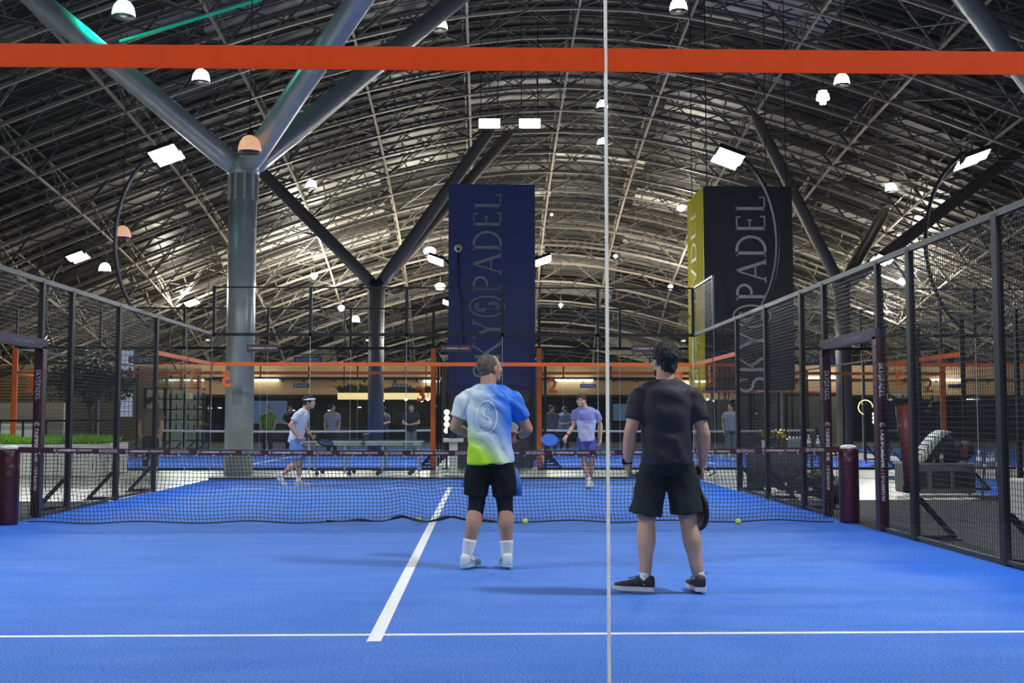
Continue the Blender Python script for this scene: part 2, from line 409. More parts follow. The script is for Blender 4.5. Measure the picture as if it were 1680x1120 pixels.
BAND2 = mat('dull orange band', (.50, .13, .035), .5)  # duller orange for the second row of glass
def end_wall(y, x0, x1, label, seams, cap=True, number=None, mesh_top=True, posts=True, band=ORANGE, orange_ends=False, step=.05, banded=True):
    loc = ((x0+x1)/2, y, 0); T = thing('glass_wall', label, 'glass wall', loc)
    def B(mb, n, mt, p=T): return local(mb, loc).build(n, mt, p)
    xs = [x0] + seams + [x1]
    for a, b in zip(xs, xs[1:]):
        mb = MB(); mb.box((a + .004, y - .006, .03), (b - .007, y + .006, 2.96)); B(mb, 'glass_panel', GLASS)
        ew = .0035 if y < 0 else .0005
        mb = MB(); mb.box((b - .0035 - ew*.85, y - .0062, .03), (b + ew, y + .0062, 2.96)); B(mb, 'glass_edge', GEDGE)
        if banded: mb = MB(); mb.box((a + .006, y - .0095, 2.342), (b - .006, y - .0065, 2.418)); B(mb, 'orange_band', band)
    if cap:
        mb = MB(); mb.box((x0, y - .03, 2.965), (x1, y + .03, 3.03)); B(mb, 'top_beam', BLACK)
        mb = MB()
        for a in xs[1:-1]:
            for q in (-.5, .5): mb.ell((a + q, y - .035, 2.93), (.02, .012, .02), n=8, m=5)
        B(mb, 'glass_clamp', STEEL)
    if mesh_top:
        mb = MB(); mb.box((x0, y - .02, 3.97), (x1, y + .02, 4.0)); B(mb, 'top_rail', BLACK)
        for a in xs:
            mb = MB(); mb.box((a - .03, y - .03, 2.96), (a + .03, y + .03, 4.0)); B(mb, 'mesh_post', BLACK)
        for a, b in zip(xs, xs[1:]):
            mb = MB(); wire_panel(mb, (a, y), (b, y), 3.03, 3.97, step); B(mb, 'mesh_panel', WIRE)
    if number:
        for (ch, nx, nz, mir, hh) in number:
            mb = MB(); put(mb, W(ch), (nx, y - .0105, nz - hh/2), (-1 if mir else 1, 0, 0), (0,0,1), hh, True); B(mb, 'court_number', ORANGE)
    if orange_ends:
        for a in (x0, x1):
            mb = MB(); mb.box((a - .06, y - .07, 0), (a + .06, y - .01, 3.0)); B(mb, 'orange_post', ORANGEP)
    return T

end_wall(-10.0, -5, 5, 'near glass wall of the court with one seam and an orange band', [-3, -1, 1, 3], mesh_top=True, band=mat('orange band painted backlit', (.70, .062, .004), .6, spec=.2))  # redder, darker copy of the orange band; its backlit tone is painted in
end_wall(10.0, -5, 5, 'glass wall at the far end of the nearest court with three maroon signs', [-3, -1, 1, 3],
         number=[('5', -4.72, 2.08, True, .32), ('5', 4.70, 2.08, True, .32)])
def plate(loc, w, h, label, m_back, kind, y_off=-.03):
    T = thing('sign', label, 'sign', loc)
    mb = MB(); mb.box((-w/2, -.012, -h/2), (w/2, .012, h/2)); mb.build('board', m_back, T, bevel=.004)
    mb = MB()
    if kind == 'gaz':
        a = MB(); ww = sponsor(a, (0,0,0), (1,0,0), (0,0,1), 1); hh = w * .84 / ww
        sponsor(mb, (-w*.42, -.0135, -hh*.42), (1,0,0), (0,0,1), hh)
    else:
        hh = w * .86 / W('sky')[2]; put(mb, W('sky'), (0, -.0135, -hh*.45), (1,0,0), (0,0,1), hh, True)
    mb.build('lettering', LETTER, T)
    return T
NAVY = mat('navy sign', (.02, .035, .20), .5); DNAVY = mat('dark navy sign', (.012, .02, .06), .5)
for x, w in ((-3.98, 'left'), (.03, 'middle'), (4.03, 'right')):
    plate((x, 9.965, 2.71), .66, .15, 'maroon bank sign on the far end glass, %s one of three' % w, MAROON, 'gaz')
for x, lb in ((-7.8, 'navy sign with white lettering seen behind the left mesh fence'), (-3.73, 'navy sign with white lettering left of the headbanded player'),
              (5.06, 'navy sign with white lettering just left of the dark shirted player'), (9.07, 'bright navy sign with white lettering behind the right padded gate')):
    plate((x, 14.44, 2.70), .68, .17, lb, NAVY, 'sky')
ROW2 = 14.5
end_wall(ROW2, -10.9, -.64, 'glass end wall of court three with orange posts', [-8.85, -6.8, -4.74, -2.69],
         number=[('3', -.95, 1.87, False, .36), ('3', -10.55, 2.1, False, .36)], orange_ends=True, step=.07, band=BAND2)
end_wall(ROW2, 1.99, 12.1, 'glass end wall of court two with orange posts', [4.0, 6.03, 8.05, 10.08],
         number=[('2', 2.32, 2.08, False, .36), ('2', 11.75, 2.1, False, .36)], orange_ends=True, step=.07, band=BAND2)
for x0, x1, lb in ((-10.9, -.64, 'far glass wall behind court three'), (1.99, 12.1, 'far glass wall behind court two')):
    end_wall(34.5, x0, x1, lb, [x0 + (x1-x0)*k/5 for k in range(1,5)], step=.12, banded=False)
for x, lb in ((-7.1, 'small dark sign above the leftmost ball machine light'), (-2.95, 'small dark sign in front of the planted light box'), (5.05, 'small bright blue sign above the player in lavender'), (20.9, 'small blue sign behind the right mesh fence')):
    plate((x, 34.44, 2.66), .68, .17, lb, DNAVY if x < 0 else NAVY, 'sky')

def simple_fence(x, y0, y1, label, glass=(), z=3.0, step=.1, s=1):
    loc = (x, (y0+y1)/2, 0); T = thing('court_fence', label, 'fence', loc)
    def B(mb, n, mt): return local(mb, loc).build(n, mt, T)
    y = y0
    while y <= y1 + .01:
        mb = MB(); mb.box((x-.03, y-.04, 0), (x+.03, y+.04, z)); B(mb, 'post', BLACK)
        mb = MB(); mb.bar((x + s*.05, y, .42), (x + s*.40, y, .03), .05, .05); mb.bar((x + s*.03, y, .03), (x + s*.42, y, .03), .05, .05); B(mb, 'brace', BLACK)
        y += 2
    mb = MB(); mb.box((x-.02, y0, z-.03), (x+.02, y1, z+.02)); B(mb, 'top_rail', STEEL)
    a = y0
    while a < y1 - .1:
        b = a + 2; mid = (a + b) / 2
        if any(g0 < mid < g1 for g0, g1 in glass):
            mb = MB(); mb.box((x-.006, a+.05, .03), (x+.006, b-.05, z-.04)); B(mb, 'glass_panel', GLASS)
            mb = MB(); mb.box((x-.0095*s, a+.05, 2.342), (x-.0065*s, b-.05, 2.418)); B(mb, 'orange_band', ORANGE)
        elif not (abs(mid - (y0+y1)/2) < 1.1):
            mb = MB(); wire_panel(mb, (x, a), (x, b), .05, z-.03, step); B(mb, 'mesh_panel', WIREG)
        a = b
    return T
simple_fence(-10.95, 14.5, 34.5, 'left side fence of court three', ((14.5,18.5),(30.5,34.5)), s=-1)
simple_fence(-.60, 14.5, 34.5, 'right side fence of court three beside the blue banner', ((14.5,18.5),(30.5,34.5)), s=-1)
simple_fence(2.14, 14.5, 34.5, 'left side fence of court two beside the blue banner', ((14.5,18.5),(30.5,34.5)), s=1)
simple_fence(12.16, 14.5, 34.5, 'right side fence of court two', ((14.5,18.5),(30.5,34.5)), s=1)
simple_fence(9.0, -10, 10, 'mesh side fence of the neighbouring court beyond the grey bench', ((6,10),(-10,-6)), s=1, step=.05)
end_wall(10.0, 9.02, 19.1, 'glass end wall of the neighbouring court on the right', [11, 13, 15, 17], number=[('2', 9.35, 2.1, True, .33)], step=.08)

# ------------------------------------------------------------ nets
def net(y, x0, x1, label, band_mat, letters, cell=.045, main=False):
    loc = ((x0+x1)/2, y, 0); T = thing('padel_net', label, 'net', loc)
    def B(mb, n, mt, smooth=False, p=T): return local(mb, loc).build(n, mt, p, smooth)
    xc = (x0+x1)/2; hw = (x1-x0)/2
    top = lambda x: .865 + .045 * ((x-xc)/hw)**2
    def lift(x):   # the loose hem near the middle rides up
        if not main: return .0
        return .075*math.exp(-((x+.36)/.16)**2) + .05*math.exp(-((x-.22)/.13)**2) + .012*(1+math.sin(x*5))
    def P(x, t):   # t 0 bottom, 1 under the band
        z0 = .012 + lift(x); z1 = top(x) - .06
        z = z0 + (z1-z0)*t
        if main:
            dx = .014*math.sin(z*9 + x*1.3) + .02*(t-.5)*math.sin(x*1.7) + .03*(1-t)
            return V((x + dx*(1 if abs(x) < hw-.2 else .1), y + .02*math.sin(x*3+z*4)*math.sin(math.pi*t), z + .002*math.sin(x*8)))
        return V((x, y, z))
    mb = MB(); n = int((x1-x0-.3)/cell); k = int(.83/cell) if main else 10
    for i in range(n+1):
        x = x0 + .15 + (x1-x0-.3)*i/n; pts = [P(x, j/6) for j in range(7)]
        for a, b in zip(pts, pts[1:]): mb.bar(a, b, .0056 if main else .006)
    for j in range(k+1):
        st = 3 if main else 12; pts = [P(x0+.15+(x1-x0-.3)*i/n, j/k) for i in range(0, n+1, st)]
        for a, b in zip(pts, pts[1:]): mb.bar(a, b, .0056 if main else .006)
    B(mb, 'net_mesh', mat('black net cord', (.012,.012,.016), .7))
    mb = MB(); N_ = 40
    for i in range(N_):
        a = x0+.1+(x1-x0-.2)*i/N_; b = x0+.1+(x1-x0-.2)*(i+1)/N_
        za, zb = top(a), top(b)
        mb.add([(a,y-.008,za-.068),(b,y-.008,zb-.068),(b,y-.008,zb),(a,y-.008,za),(a,y+.008,za-.068),(b,y+.008,zb-.068),(b,y+.008,zb),(a,y+.008,za)],
               [(0,1,2,3),(5,4,7,6),(3,2,6,7),(1,0,4,5)])
    band = B(mb, 'top_band', band_mat)
    if main:
        mb = MB(); x = x0 + .52
        while x < x1 - .5:
            w = sponsor(mb, (x, y-.0095, top(x)-.046), (1,0,0), (0,0,1), .030); x += w + .085
            if x > x1 - .5: break
            w = put(mb, W('sky'), (x, y-.0095, top(x)-.049), (1,0,0), (0,0,1), .034); x += w + .09
        l = B(mb, 'lettering', LETTER, p=T)
        mb = MB(); x = x0 + .35
        while x < x1 - .3: mb.ell((x, y-.011, top(x)-.068), (.009,.006,.009), n=8, m=5); x += .205
        B(mb, 'eyelets', mat('eyelet', (.6,.55,.6), .4, .3), True)
        mb = MB(); pts = []
        for i in range(70):
            x = x0+.2+(x1-x0-.4)*i/69; p = P(x, 0); pts.append(p + V((0,-.01,0)))
        mb.tube(pts, .009, 6); B(mb, 'bottom_hem', BLACK)
        mb = MB(); r1 = []
        for i in range(46):
            x = -1.25 + 2.1*i/45; z = .015 + lift(x)*.8
            r1.append([V((x, y-.05+.02*math.sin(x*9), z+.004)), V((x, y-.015, z+.018+.012*math.sin(x*13))), V((x, y-.01, z+.014+.012*math.sin(x*13))), V((x, y-.045+.02*math.sin(x*9), z-.004))])
        mb.rings(r1); B(mb, 'folded_hem', BLACK)
    for x in (x0, x1):
        mb = MB(); r = .118
        if main:
            mb.lathe([(r*.97,0),(r,.03),(r*1.02,.2),(r,.5),(r*1.01,.86),(r*.95,.885)], (x, y, 0), 22)
            p = B(mb, 'post_pad', mat('maroon pad leatherette', (.045,.007,.018), .32, 0, .8, 9), True)
            mb = MB(); mb.lathe([(.10,.88),(.105,.885),(.105,.905),(.09,.915),(.04,.93),(.001,.93)], (x, y, 0), 22); B(mb, 'post_cap', mat('white cap', (.6,.62,.68), .4), True)
        else:
            mb.box((x-.04,y-.04,0),(x+.04,y+.04,.93)); B(mb, 'net_post', BLACK)
    return T
net(0, -4.99+.0, 5.0, 'black net of the nearest court with a lettered maroon band', MAROON, True, main=True)
TAPE = mat('white net tape', (.75,.78,.80), .6)
net(24.5, -10.6, -.95, 'distant net with plain white band on court three', TAPE, False, .12)
net(24.5, 2.45, 11.9, 'distant net with plain white band on court two', TAPE, False, .12)
net(0, 9.2, 18.9, 'white banded net of the neighbouring court on the right', TAPE, False, .09)
#MARK_ROOF
# ------------------------------------------------------------ vaulted roof: deck, arched trusses, ribs
X0R = 4.0
def prof(s):
    """profile of the vault along the hall: s = 0 far foot, grows towards the camera -> (y, z)"""
    return PROF[s]
AX, AZ, YC, ZC = 58.0, 14.2, 6.0, 2.6
def prof_pts(step):
    pts = []; a = math.radians(3); cur = None; acc = 0; out = []
    N_ = 1500; last = None
    for i in range(N_ + 1):
        t = math.radians(-2) + (math.pi/2 + math.radians(2)) * i / N_
        p = V((0, YC + AX*math.cos(t), ZC + AZ*math.sin(t)))
        if last is None: out.append(p); last = p; continue
        acc += (p - last).length; last = p
        if acc >= step: out.append(p); acc = 0
    y = out[-1].y
    while y > -24: y -= step; out.append(V((0, y, ZC + AZ)))
    return out
def drop(x): X = x - X0R; return .47*(math.sqrt(X*X + 130) - math.sqrt(130))
def shell(prof_, i, x, off):
    p = prof_[i]; a = prof_[max(i-1, 0)]; b = prof_[min(i+1, len(prof_)-1)]
    t = (b - a).normalized(); n = V((0, -t.z, t.y)) * (-1)
    if n.z < 0: n = -n
    # outward normal points up and away from the hall
    X = x - X0R; sl = .47*X/math.sqrt(X*X + 130)
    n = V((sl, n.y, n.z)).normalized()
    return V((x, p.y, p.z - drop(x))) + n * off
STEP = 2.35
PR = prof_pts(STEP); NS = len(PR)
XS = [X0R - 40 + 4.0*k for k in range(21)]
XF = [X0R - 40 + 2.0*k for k in range(41)]
DEPTH = 1.55
# deck
PD = prof_pts(1.175)
m = MB(); uv = []
for i in range(len(PD)):
    for x in XF: m.v.append(tuple(shell(PD, i, x, DEPTH + .35))); uv.append((x, i * 1.175))
nx = len(XF)
for i in range(len(PD) - 1):
    for j in range(nx - 1): m.f.append((i*nx+j, i*nx+j+1, (i+1)*nx+j+1, (i+1)*nx+j))
ceiling = m.build('ceiling', DECK); tag(ceiling, kind='structure')
ul = ceiling.data.uv_layers.new(name='UVMap')
for l in ceiling.data.loops: ul.data[l.index].uv = uv[l.vertex_index]
sm = ceiling.modifiers.new('thickness', 'SOLIDIFY'); sm.thickness = .15; sm.offset = 1
ZMIN = 1.0
# arched cross trusses
for i in range(NS):
    m = MB()
    bot = [shell(PR, i, x, 0) for x in XF]; top = [shell(PR, i, x, DEPTH) for x in XF]
    for a, b in zip(bot, bot[1:]):
        if a.z > ZMIN or b.z > ZMIN: m.bar(a, b, .11)
    for a, b in zip(top, top[1:]):
        if a.z > ZMIN or b.z > ZMIN: m.bar(a, b, .11)
    for j in range(0, nx - 1, 2):
        if bot[j].z > ZMIN:
            m.bar(bot[j], top[min(j+1, nx-1)], .055); m.bar(top[min(j+1, nx-1)], bot[min(j+2, nx-1)], .055); m.bar(bot[j], top[j], .05)
    if m.v: m.build('arch_truss', TRUSS, ceiling)
# longitudinal ribs
for x in XS[2:-2]:
    m = MB()
    for i in range(NS - 1):
        a, b = shell(PR, i, x, 0), shell(PR, i+1, x, 0); c, d = shell(PR, i, x, DEPTH), shell(PR, i+1, x, DEPTH)
        if max(a.z, b.z) < ZMIN: continue
        m.bar(a, b, .085); m.bar(c, d, .06)
        m.bar(*((a, d) if i % 2 else (c, b)), .06)
    m.build('long_rib', TRUSS, ceiling)
# diagonal bracing between the ribs on the lower layer
for q in range(0, len(XS) - 1):
    m = MB()
    for i in range(0, NS - 1):
        a = shell(PR, i, XS[q], 0); b = shell(PR, i+1, XS[q+1], DEPTH)
        c = shell(PR, i, XS[q+1], 0); d = shell(PR, i+1, XS[q], DEPTH)
        if a.z > ZMIN: m.bar(a, b, .05)
        if c.z > ZMIN: m.bar(c, d, .05)
        # a long rod to the next bay
        if i + 2 < NS and (i + q) % 2 == 0 and a.z > ZMIN: m.bar(a, shell(PR, i+2, XS[q+1], 0), .045)
    m.build('bracing', PURLIN, ceiling)
# purlins right under the deck
PP = prof_pts(.78)
for g in range(0, len(PP), 6):
    m = MB()
    for i in range(g, min(g + 6, len(PP))):
        pts = [shell(PP, i, x, DEPTH + .2) for x in XF]
        for a, b in zip(pts, pts[1:]):
            if max(a.z, b.z) > ZMIN: m.bar(a, b, .07, .14)
    if m.v: m.build('purlins', PURLIN, ceiling)
# lighter rods of the lower layer, halfway between the trusses
for i in range(0, NS - 1):
    m = MB()
    for fr in (.33, .67):
        pts = [shell(PR, i, x, .12).lerp(shell(PR, i+1, x, .12), fr) for x in XF]
        for a, b in zip(pts, pts[1:]):
            if max(a.z, b.z) > ZMIN: m.bar(a, b, .045)
    if m.v: m.build('tie_rods', PURLIN, ceiling)
# hangers dotted between chords (short light stubs)
m = MB()
for i in range(NS):
    for x in XF[4:-4]:
        p = shell(PR, i, x + 1, DEPTH + .1)
        if p.z > ZMIN: m.bar(p, shell(PR, i, x + 1, DEPTH - .75), .05)
m.build('stub_hanger', TRUSS, ceiling)

# walls of the hall
WALLB = mat('warm tan bulkhead', (.56, .38, .23), .7, 0, .05, 3)
DARKW = mat('dark shopfront', (.035, .038, .042), .35, 0, .05, 2, var=.5, vscale=.6)
YW = 48.0
m = MB(); m.box((-44, YW, 2.58), (50, YW + .3, 4.2)); wf = tag(m.build('wall_far', WALLB), kind='structure')
m = MB(); m.box((-44, YW + 3.0, -.01), (50, YW + 3.2, 2.7)); m.box((-44, YW+.02, 2.46), (50, YW+3.1, 2.575)); m.build('shopfront', DARKW, wf)
m = MB()
for k in range(40): x = -42 + k*2.3; m.box((x-.05, YW + .05, 0), (x+.05, YW+.15, 2.6))
m.build('mullion', BLACK, wf)
m = MB()
for x, z, w in ((-26,3.6,1.6),(-11.5,3.55,2.0),(-2.2,3.5,.9),(5.5,3.55,2.1),(12,3.4,1.8),(19,3.7,1.8),(26,3.6,1.8),(-18.5,3.7,1.6)):
    m.box((x-w/2, YW-.35, z-.25), (x+w/2, YW-.01, z-.14))
LED = mat('warm white panel light', (.9,.9,.8), .5, emit=(1,.93,.8), estr=6)
m.build('panel_light', LED, wf)
m = MB()
for k in range(60):
    x = -42 + 1.5*k + random.uniform(-.3,.3); m.box((x-.04, YW-.02, random.uniform(3.2,3.3)), (x+.04, YW-.06, 3.42))
m.box((-44, YW-.08, 3.38), (50, YW-.02, 3.47)); m.build('track_rail', BLACK, wf)
# interior dim shop lights
m = MB()
for k in range(26):
    x = random.uniform(-30, 30); z = random.uniform(1.5, 2.5); m.box((x-.35*random.random()-.05, YW+2.9, z), (x+.1, YW+2.99, z+.05))
m.build('shop_lights', mat('shop light', (.9,.9,.8), .5, emit=(1,.9,.7), estr=2.5), wf)
m = MB()
for x, w, z0, z1 in ((-22,2.4,.9,2.3),(-15.5,2.6,.8,2.2),(-8,3,.9,2.1),(3.5,2.6,1,2.1),(9,1.2,1.2,2.0),(-3.5,2.2,.9,2.1)):
    m.box((x-w/2, YW+2.9, z0), (x+w/2, YW+2.98, z1))
m.build('display_panel', mat('pale display', (.16,.18,.17), .5, var=.4, vscale=1.2), wf)
SIDEW = mat('tan slatted side wall', (.34, .25, .16), .7, 0, .1, 3)
m = MB(); m.box((-38.3, -20, 0), (-38, YW, 4.5)); tag(m.build('wall_left', SIDEW), kind='structure')
m = MB(); m.box((46, -20, 0), (46.3, YW, 4.5)); tag(m.build('wall_right', SIDEW), kind='structure')
# left distant room: pale wall with slats behind the planter, as seen through the gate
m = MB(); m.box((-27, 47.0, 0), (-14.4, 47.3, 4.1)); o = tag(m.build('wall_partition', mat('slatted tan wall', (.42,.32,.21), .7)), kind='structure')
m = MB()
for k in range(24): m.box((-27, 46.96, .2+k*.16), (-14.4, 47.0, .24+k*.16))
m.build('slat', mat('slat shadow gap', (.14,.10,.07), .7), o)
m = MB(); m.box((-27, 46.0, 0.1), (-21.3, 46.3, 2.1)); o2 = m.build('fabric_screen', mat('white fabric', (.85,.85,.82), .8, 0, .2, 4)); o2.parent = o
# white column panel with bars seen left (window)
m = MB(); m.box((-17.3, 42.0, 1.35), (-16.5, 42.1, 4.6)); WIN = mat('bright blue-white window', (.5,.55,.7), .5, emit=(.55,.62,.9), estr=.75)
o = tag(m.build('window_1', WIN), kind='structure')
m = MB()
for k in range(14): m.box((-17.32, 41.96, 1.35+k*.25), (-16.48, 42.0, 1.37+k*.25))
for k in range(5): m.box((-17.3+k*.2, 41.96, 1.35), (-17.28+k*.2, 42.0, 4.6))
m.build('window_bars', BLACK, o)
# grey doors and orange frame on the right
o = thing('locker_wall', 'row of tall pale grey doors with dark gaps behind the right fence', 'cabinet', (15.2, 46, 0))
for k in range(8):
    m = MB(); m.box((-3.2+k*.95, 0, 0), (-2.45+k*.95, .1, 2.55)); m.build('door', mat('pale grey door', (.20,.21,.20), .5), o)
m = MB(); m.box((-3.4, .06, 0), (4.6, .3, 2.7)); m.build('frame', DARKW, o)
m = MB(); m.box((-3.45, -.06, 2.6), (4.6, .02, 2.7)); m.box((-3.45, -.06, 0), (-3.3, .02, 2.7)); m.build('orange_trim', mat('dull orange trim', (.45,.13,.04), .5), o)

# ------------------------------------------------------------ tree columns
def tree_column(x, y, h, r, tips, mt, label, tipr=.8, zfoot=0):
    T = thing('tree_column', label, 'column', (x, y, 0))
    m = MB(); m.tube([(0,0,0), (0,0,h-.35)], r, 28); m.build('trunk', mt, T, True)
    m = MB(); m.lathe([(r*1.01,h-.36),(r*1.12,h-.34),(r*1.15,h-.2),(r*.95,h)], (0,0,0), 28); m.build('capital', BLACK if mt is COLD else COLM, T, True)
    if mt is COLM:
        m = MB()
        for k in range(10):
            a = k*math.tau/10; m.box((math.cos(a)*r*1.02-.03, math.sin(a)*r*1.02-.03, h-.95), (math.cos(a)*r*1.02+.03, math.sin(a)*r*1.02+.03, h-.3))
        m.build('stiffener', COLM, T)
    for t in tips:
        t = V(t) - V((x, y, 0)); d = (t - V((0,0,h-.15))).normalized()
        s0 = V((0,0,h-.2)) + V((d.x, d.y, 0)) * r*.5
        m = MB(); m.tube([s0, s0 + d*.45, t - d*.5, t], [r*.72, r*tipr, r*tipr, r*.3], 24); m.build('branch', mt, T, True)
    return T
cA = at(394, 600, 25.6); cB = at(617, 600, 43); cC = at(1384, 600, 43)
tree_column(cA.x, cA.y, 7.15, .315, [at(-30,-75,23.2), at(650,-90,20.5), at(800,-42,33)], COLM, 'big silver tree column with branching top behind the far left glass')
tree_column(cB.x, cB.y, 6.55, .30, [at(405,258,44), at(812,203,43.5), at(840,215,50)], COLD, 'dull brown branching column left of the blue banner', .78)
tree_column(cC.x, cC.y, 6.6, .30, [at(1236,185,45), at(1290,300,52), at(1690,235,44), at(1452,345,50)], COLD, 'dull branching column right of the black banner', .78)
cD = at(1830, 600, 25.6)
tree_column(cD.x, cD.y, 7.0, .315, [at(1540,-60,27), at(2050,-60,27), at(1750,-80,33), at(1700,-190,20)], COLM, 'silver tree column whose branch cuts the top right corner')
# grey emblem plate on the near column
m = MB(); 
for k in range(9):
    a = math.radians(-110 + 5*k); m.v += [(.3185*math.cos(a), .3185*math.sin(a), 1.55), (.3185*math.cos(a), .3185*math.sin(a), 1.95)]
for k in range(8): m.f.append((2*k, 2*k+2, 2*k+3, 2*k+1))
pl = m.build('emblem_plate', mat('grey print', (.24,.25,.27), .5), None); pl.parent = [o for o in COL.objects if o.name.startswith('tree_column')][0]

# ------------------------------------------------------------ lamps
GLOW = mat('floodlight lens', (1,1,1), .3, emit=(.93,.97,1), estr=60)
def floodlight(x, y, s, label, power, col=(.93,.96,1.0), tilt=.35, ztop=5.82, spot=True, bulge=.62, rest=3.0, n_heads=2):
    """C-shaped pole clamped to the fence; s = side the bow swings to (away from the court)"""
    T = thing('floodlight', label, 'lamp', (x, y, 0), 0, 'court floodlights on bowed poles')
    pts = []
    for i in range(20):
        t = i/19; a = math.radians(-62 + 124*t)
        pts.append((s*(-.28 + bulge*(math.cos(a) - math.cos(math.radians(62)))*1.9 - .0), 0, rest - .2 + (ztop - rest + .2)*(.5 + .5*math.sin(a)/math.sin(math.radians(62)))))
    pts = [(p[0] - pts[0][0] + s*.06, p[1], p[2]) for p in pts]
    pts += [(pts[-1][0]*.5 - s*.02, 0, ztop + .08), (-s*.06, 0, ztop + .06)]
    m = MB(); m.tube(pts, .035, 8); m.build('pole', BLACK, T, True)
    R = Matrix.Rotation(s*tilt, 3, 'Y') @ Matrix.Rotation(-.35 if y > 0 else .35, 3, 'X')
    for k in range(n_heads):
        c = V((-s*.16, (k - (n_heads-1)/2)*.34, ztop - .02))
        m = MB(); m.box((-.24,-.16,-.03), (.24,.16,.06)); m.v = [tuple(R @ V(v) + c) for v in m.v]; m.build('lamp_head', BLACK, T, bevel=.01)
        m = MB(); m.box((-.225,-.145,-.04), (.225,.145,-.031)); m.v = [tuple(R @ V(v) + c) for v in m.v]; m.build('lens', GLOW, T)
    d = R @ V((0,0,-1))
    if power:
        light('AREA', 'floodlight_beam', (-s*.16 + d.x*.08, 0, ztop - .02 + d.z*.08), power, col, T, .5, aim(d), .3)
    return T
# our court
floodlight(-5.03, 5.8, -1, 'bright floodlight on a C-shaped pole above the far left fence', COURT_POWER)
floodlight(5.03, 5.8, 1, 'bright floodlight on a C-shaped pole in front of the black banner', COURT_POWER)
floodlight(-5.03, -5.8, -1, 'floodlight above the near left fence, out of the frame', COURT_POWER)
floodlight(5.03, -5.8, 1, 'floodlight above the near right fence, out of the frame', COURT_POWER)
for x, s, lb in ((-5.0,-1,'left unseen floodlight added behind the photographer'), (5.2,1,'right unseen floodlight added behind the photographer')):
    floodlight(x, -15.6, s, lb, 440)  # unseen pair added to light the camera side of the players
floodlight(-9.3, 4.2, 1, 'unseen floodlight added out of the frame on the left', COURT_POWER)
floodlight(-9.3, -1.6, 1, 'second unseen floodlight added out of the frame on the left', COURT_POWER)  # both left lamps are added to brighten the corridor and planter
floodlight(9.0, 5.8, -1, 'floodlight seen edge-on above the right fence', COURT_POWER*.7)
floodlight(9.0, -5.8, -1, 'floodlight of the neighbouring court, out of the frame on the right', COURT_POWER*.5)
for x, s, yy, lb in ((-10.95,-1,18.2,'twin white floodlight above the left fence of court three'), (-.6,1,18.6,'floodlight just left of the blue banner'),
                 (2.14,-1,18.6,'floodlight at the right edge of the blue banner'), (12.15,1,18.2,'bright floodlight above the right fence rail')):
    floodlight(x, yy, s, lb, FAR_POWER)
for x, s, yy, lb in ((-10.95,-1,30.6,'small distant floodlight left of the big silver column'), (-.6,1,30.6,'small distant floodlight low on the left edge of the blue banner'),
                 (2.14,-1,30.6,'small distant floodlight low on the blue banner'), (12.15,1,30.6,'distant floodlight at the foot of the black banner')):
    floodlight(x, yy, s, lb, FAR_POWER*.8)

def roof_z(x, y):
    t = max(0., min(1., (y - YC)/AX)); return ZC + AZ*math.sqrt(1 - t*t) - drop(x)
def bell(px, py, size_px, label, col=(1,.97,.88), estr=14, dia=.5, power=0, orange=False):
    d = dia * F_PX / size_px; p = at(px, py, d)
    T = thing('bell_lamp', label, 'lamp', p, 0, 'hanging bell lamps'); r = dia/2; k = dia
    m = MB(); m.lathe([(r,-.36*k),(r*.99,-.2*k),(r*.86,.08*k),(r*.6,.27*k),(r*.28,.36*k),(r*.1,.38*k)], (0,0,0), 20)
    m.build('shade', mat('glowing ribbed shade' if not orange else 'dim orange shade', (.9,.85,.75), .4, emit=col, estr=estr) if not orange else mat('dim orange shade', (.7,.45,.3), .4, emit=(1,.5,.3), estr=.75), T, True)
    m = MB(); m.lathe([(r*1.02,-.39*k),(r*1.02,-.36*k)], (0,0,0), 20); m.build('rim', STEEL, T, True)
    m = MB(); m.tube([(0,0,.36*k),(0,0,.6*k)], .07*k*2, 10); m.tube([(0,0,.6*k),(0,0,max(.9, roof_z(p.x, p.y) - p.z))], .012, 5); m.build('cable', BLACK, T)
    if power: light('POINT', 'bell_glow', (0,0,-.45*k), power, col, T, .2)
    return T
for a in ((203,14,37,'large bell lamp with green light at top left',1), (330,124,29,'bell lamp just under the orange band, left of the silver column',1),
          (722,40,25,'bell lamp above the orange band near the top middle',1), (1113,8,30,'bell lamp cut by the top edge right of the glass seam',1),
          (1381,130,26,'bell lamp just under the orange band on the right',1), (988,171,19,'upper of two bell lamps beside the glass seam',0), (988,232,17,'lower of two bell lamps beside the glass seam',0),
          (1462,307,19,'small bell lamp above the right fence rail',1), (511,302,18,'small bell lamp between silver column and banner',1),
          (172,438,19,'small bell lamp left of the bowed pole',1), (583,523,15,'faint bell lamp low beside the brown column',0)):
    bell(a[0], a[1], a[2], a[3], power=HALL_POWER if a[4] else 0)
bell(410, 236, 38, 'dim orange bell lamp nested in the silver column branches', orange=True)
bell(201, 380, 27, 'dim orange bell lamp beside the bowed pole', orange=True)
bell(549, 575, 12, 'tiny orange bell lamp above the court three band', orange=True)
light('POINT', 'bell_glow', (0, 0, -.3), 60, (1, .96, .92), bell_b := bell(840, 560, 30, 'unseen bell lamp added behind the photographer') , .3)
bell_b.location = (.8, -12.6, 5.6)  # unseen lamp added to light the near band and glass seam
# striped lamp
p = at(1350, 160, 40); T = thing('striped_lamp', 'small louvred lamp with dark stripes near the right bell lamp', 'lamp', p)
m = MB()
for k, (r, z) in enumerate(((.16,.2),(.22,.08),(.24,-.04),(.12,-.2))): m.lathe([(r,z-.045),(r,z+.04)], (0,0,0), 16)
m.build('ring', mat('lamp ring', (.9,.85,.75), .4, emit=(1,.9,.65), estr=3), T)
m = MB(); m.tube([(0,0,-.3),(0,0,1.4)], .015, 6); m.build('cable', BLACK, T)
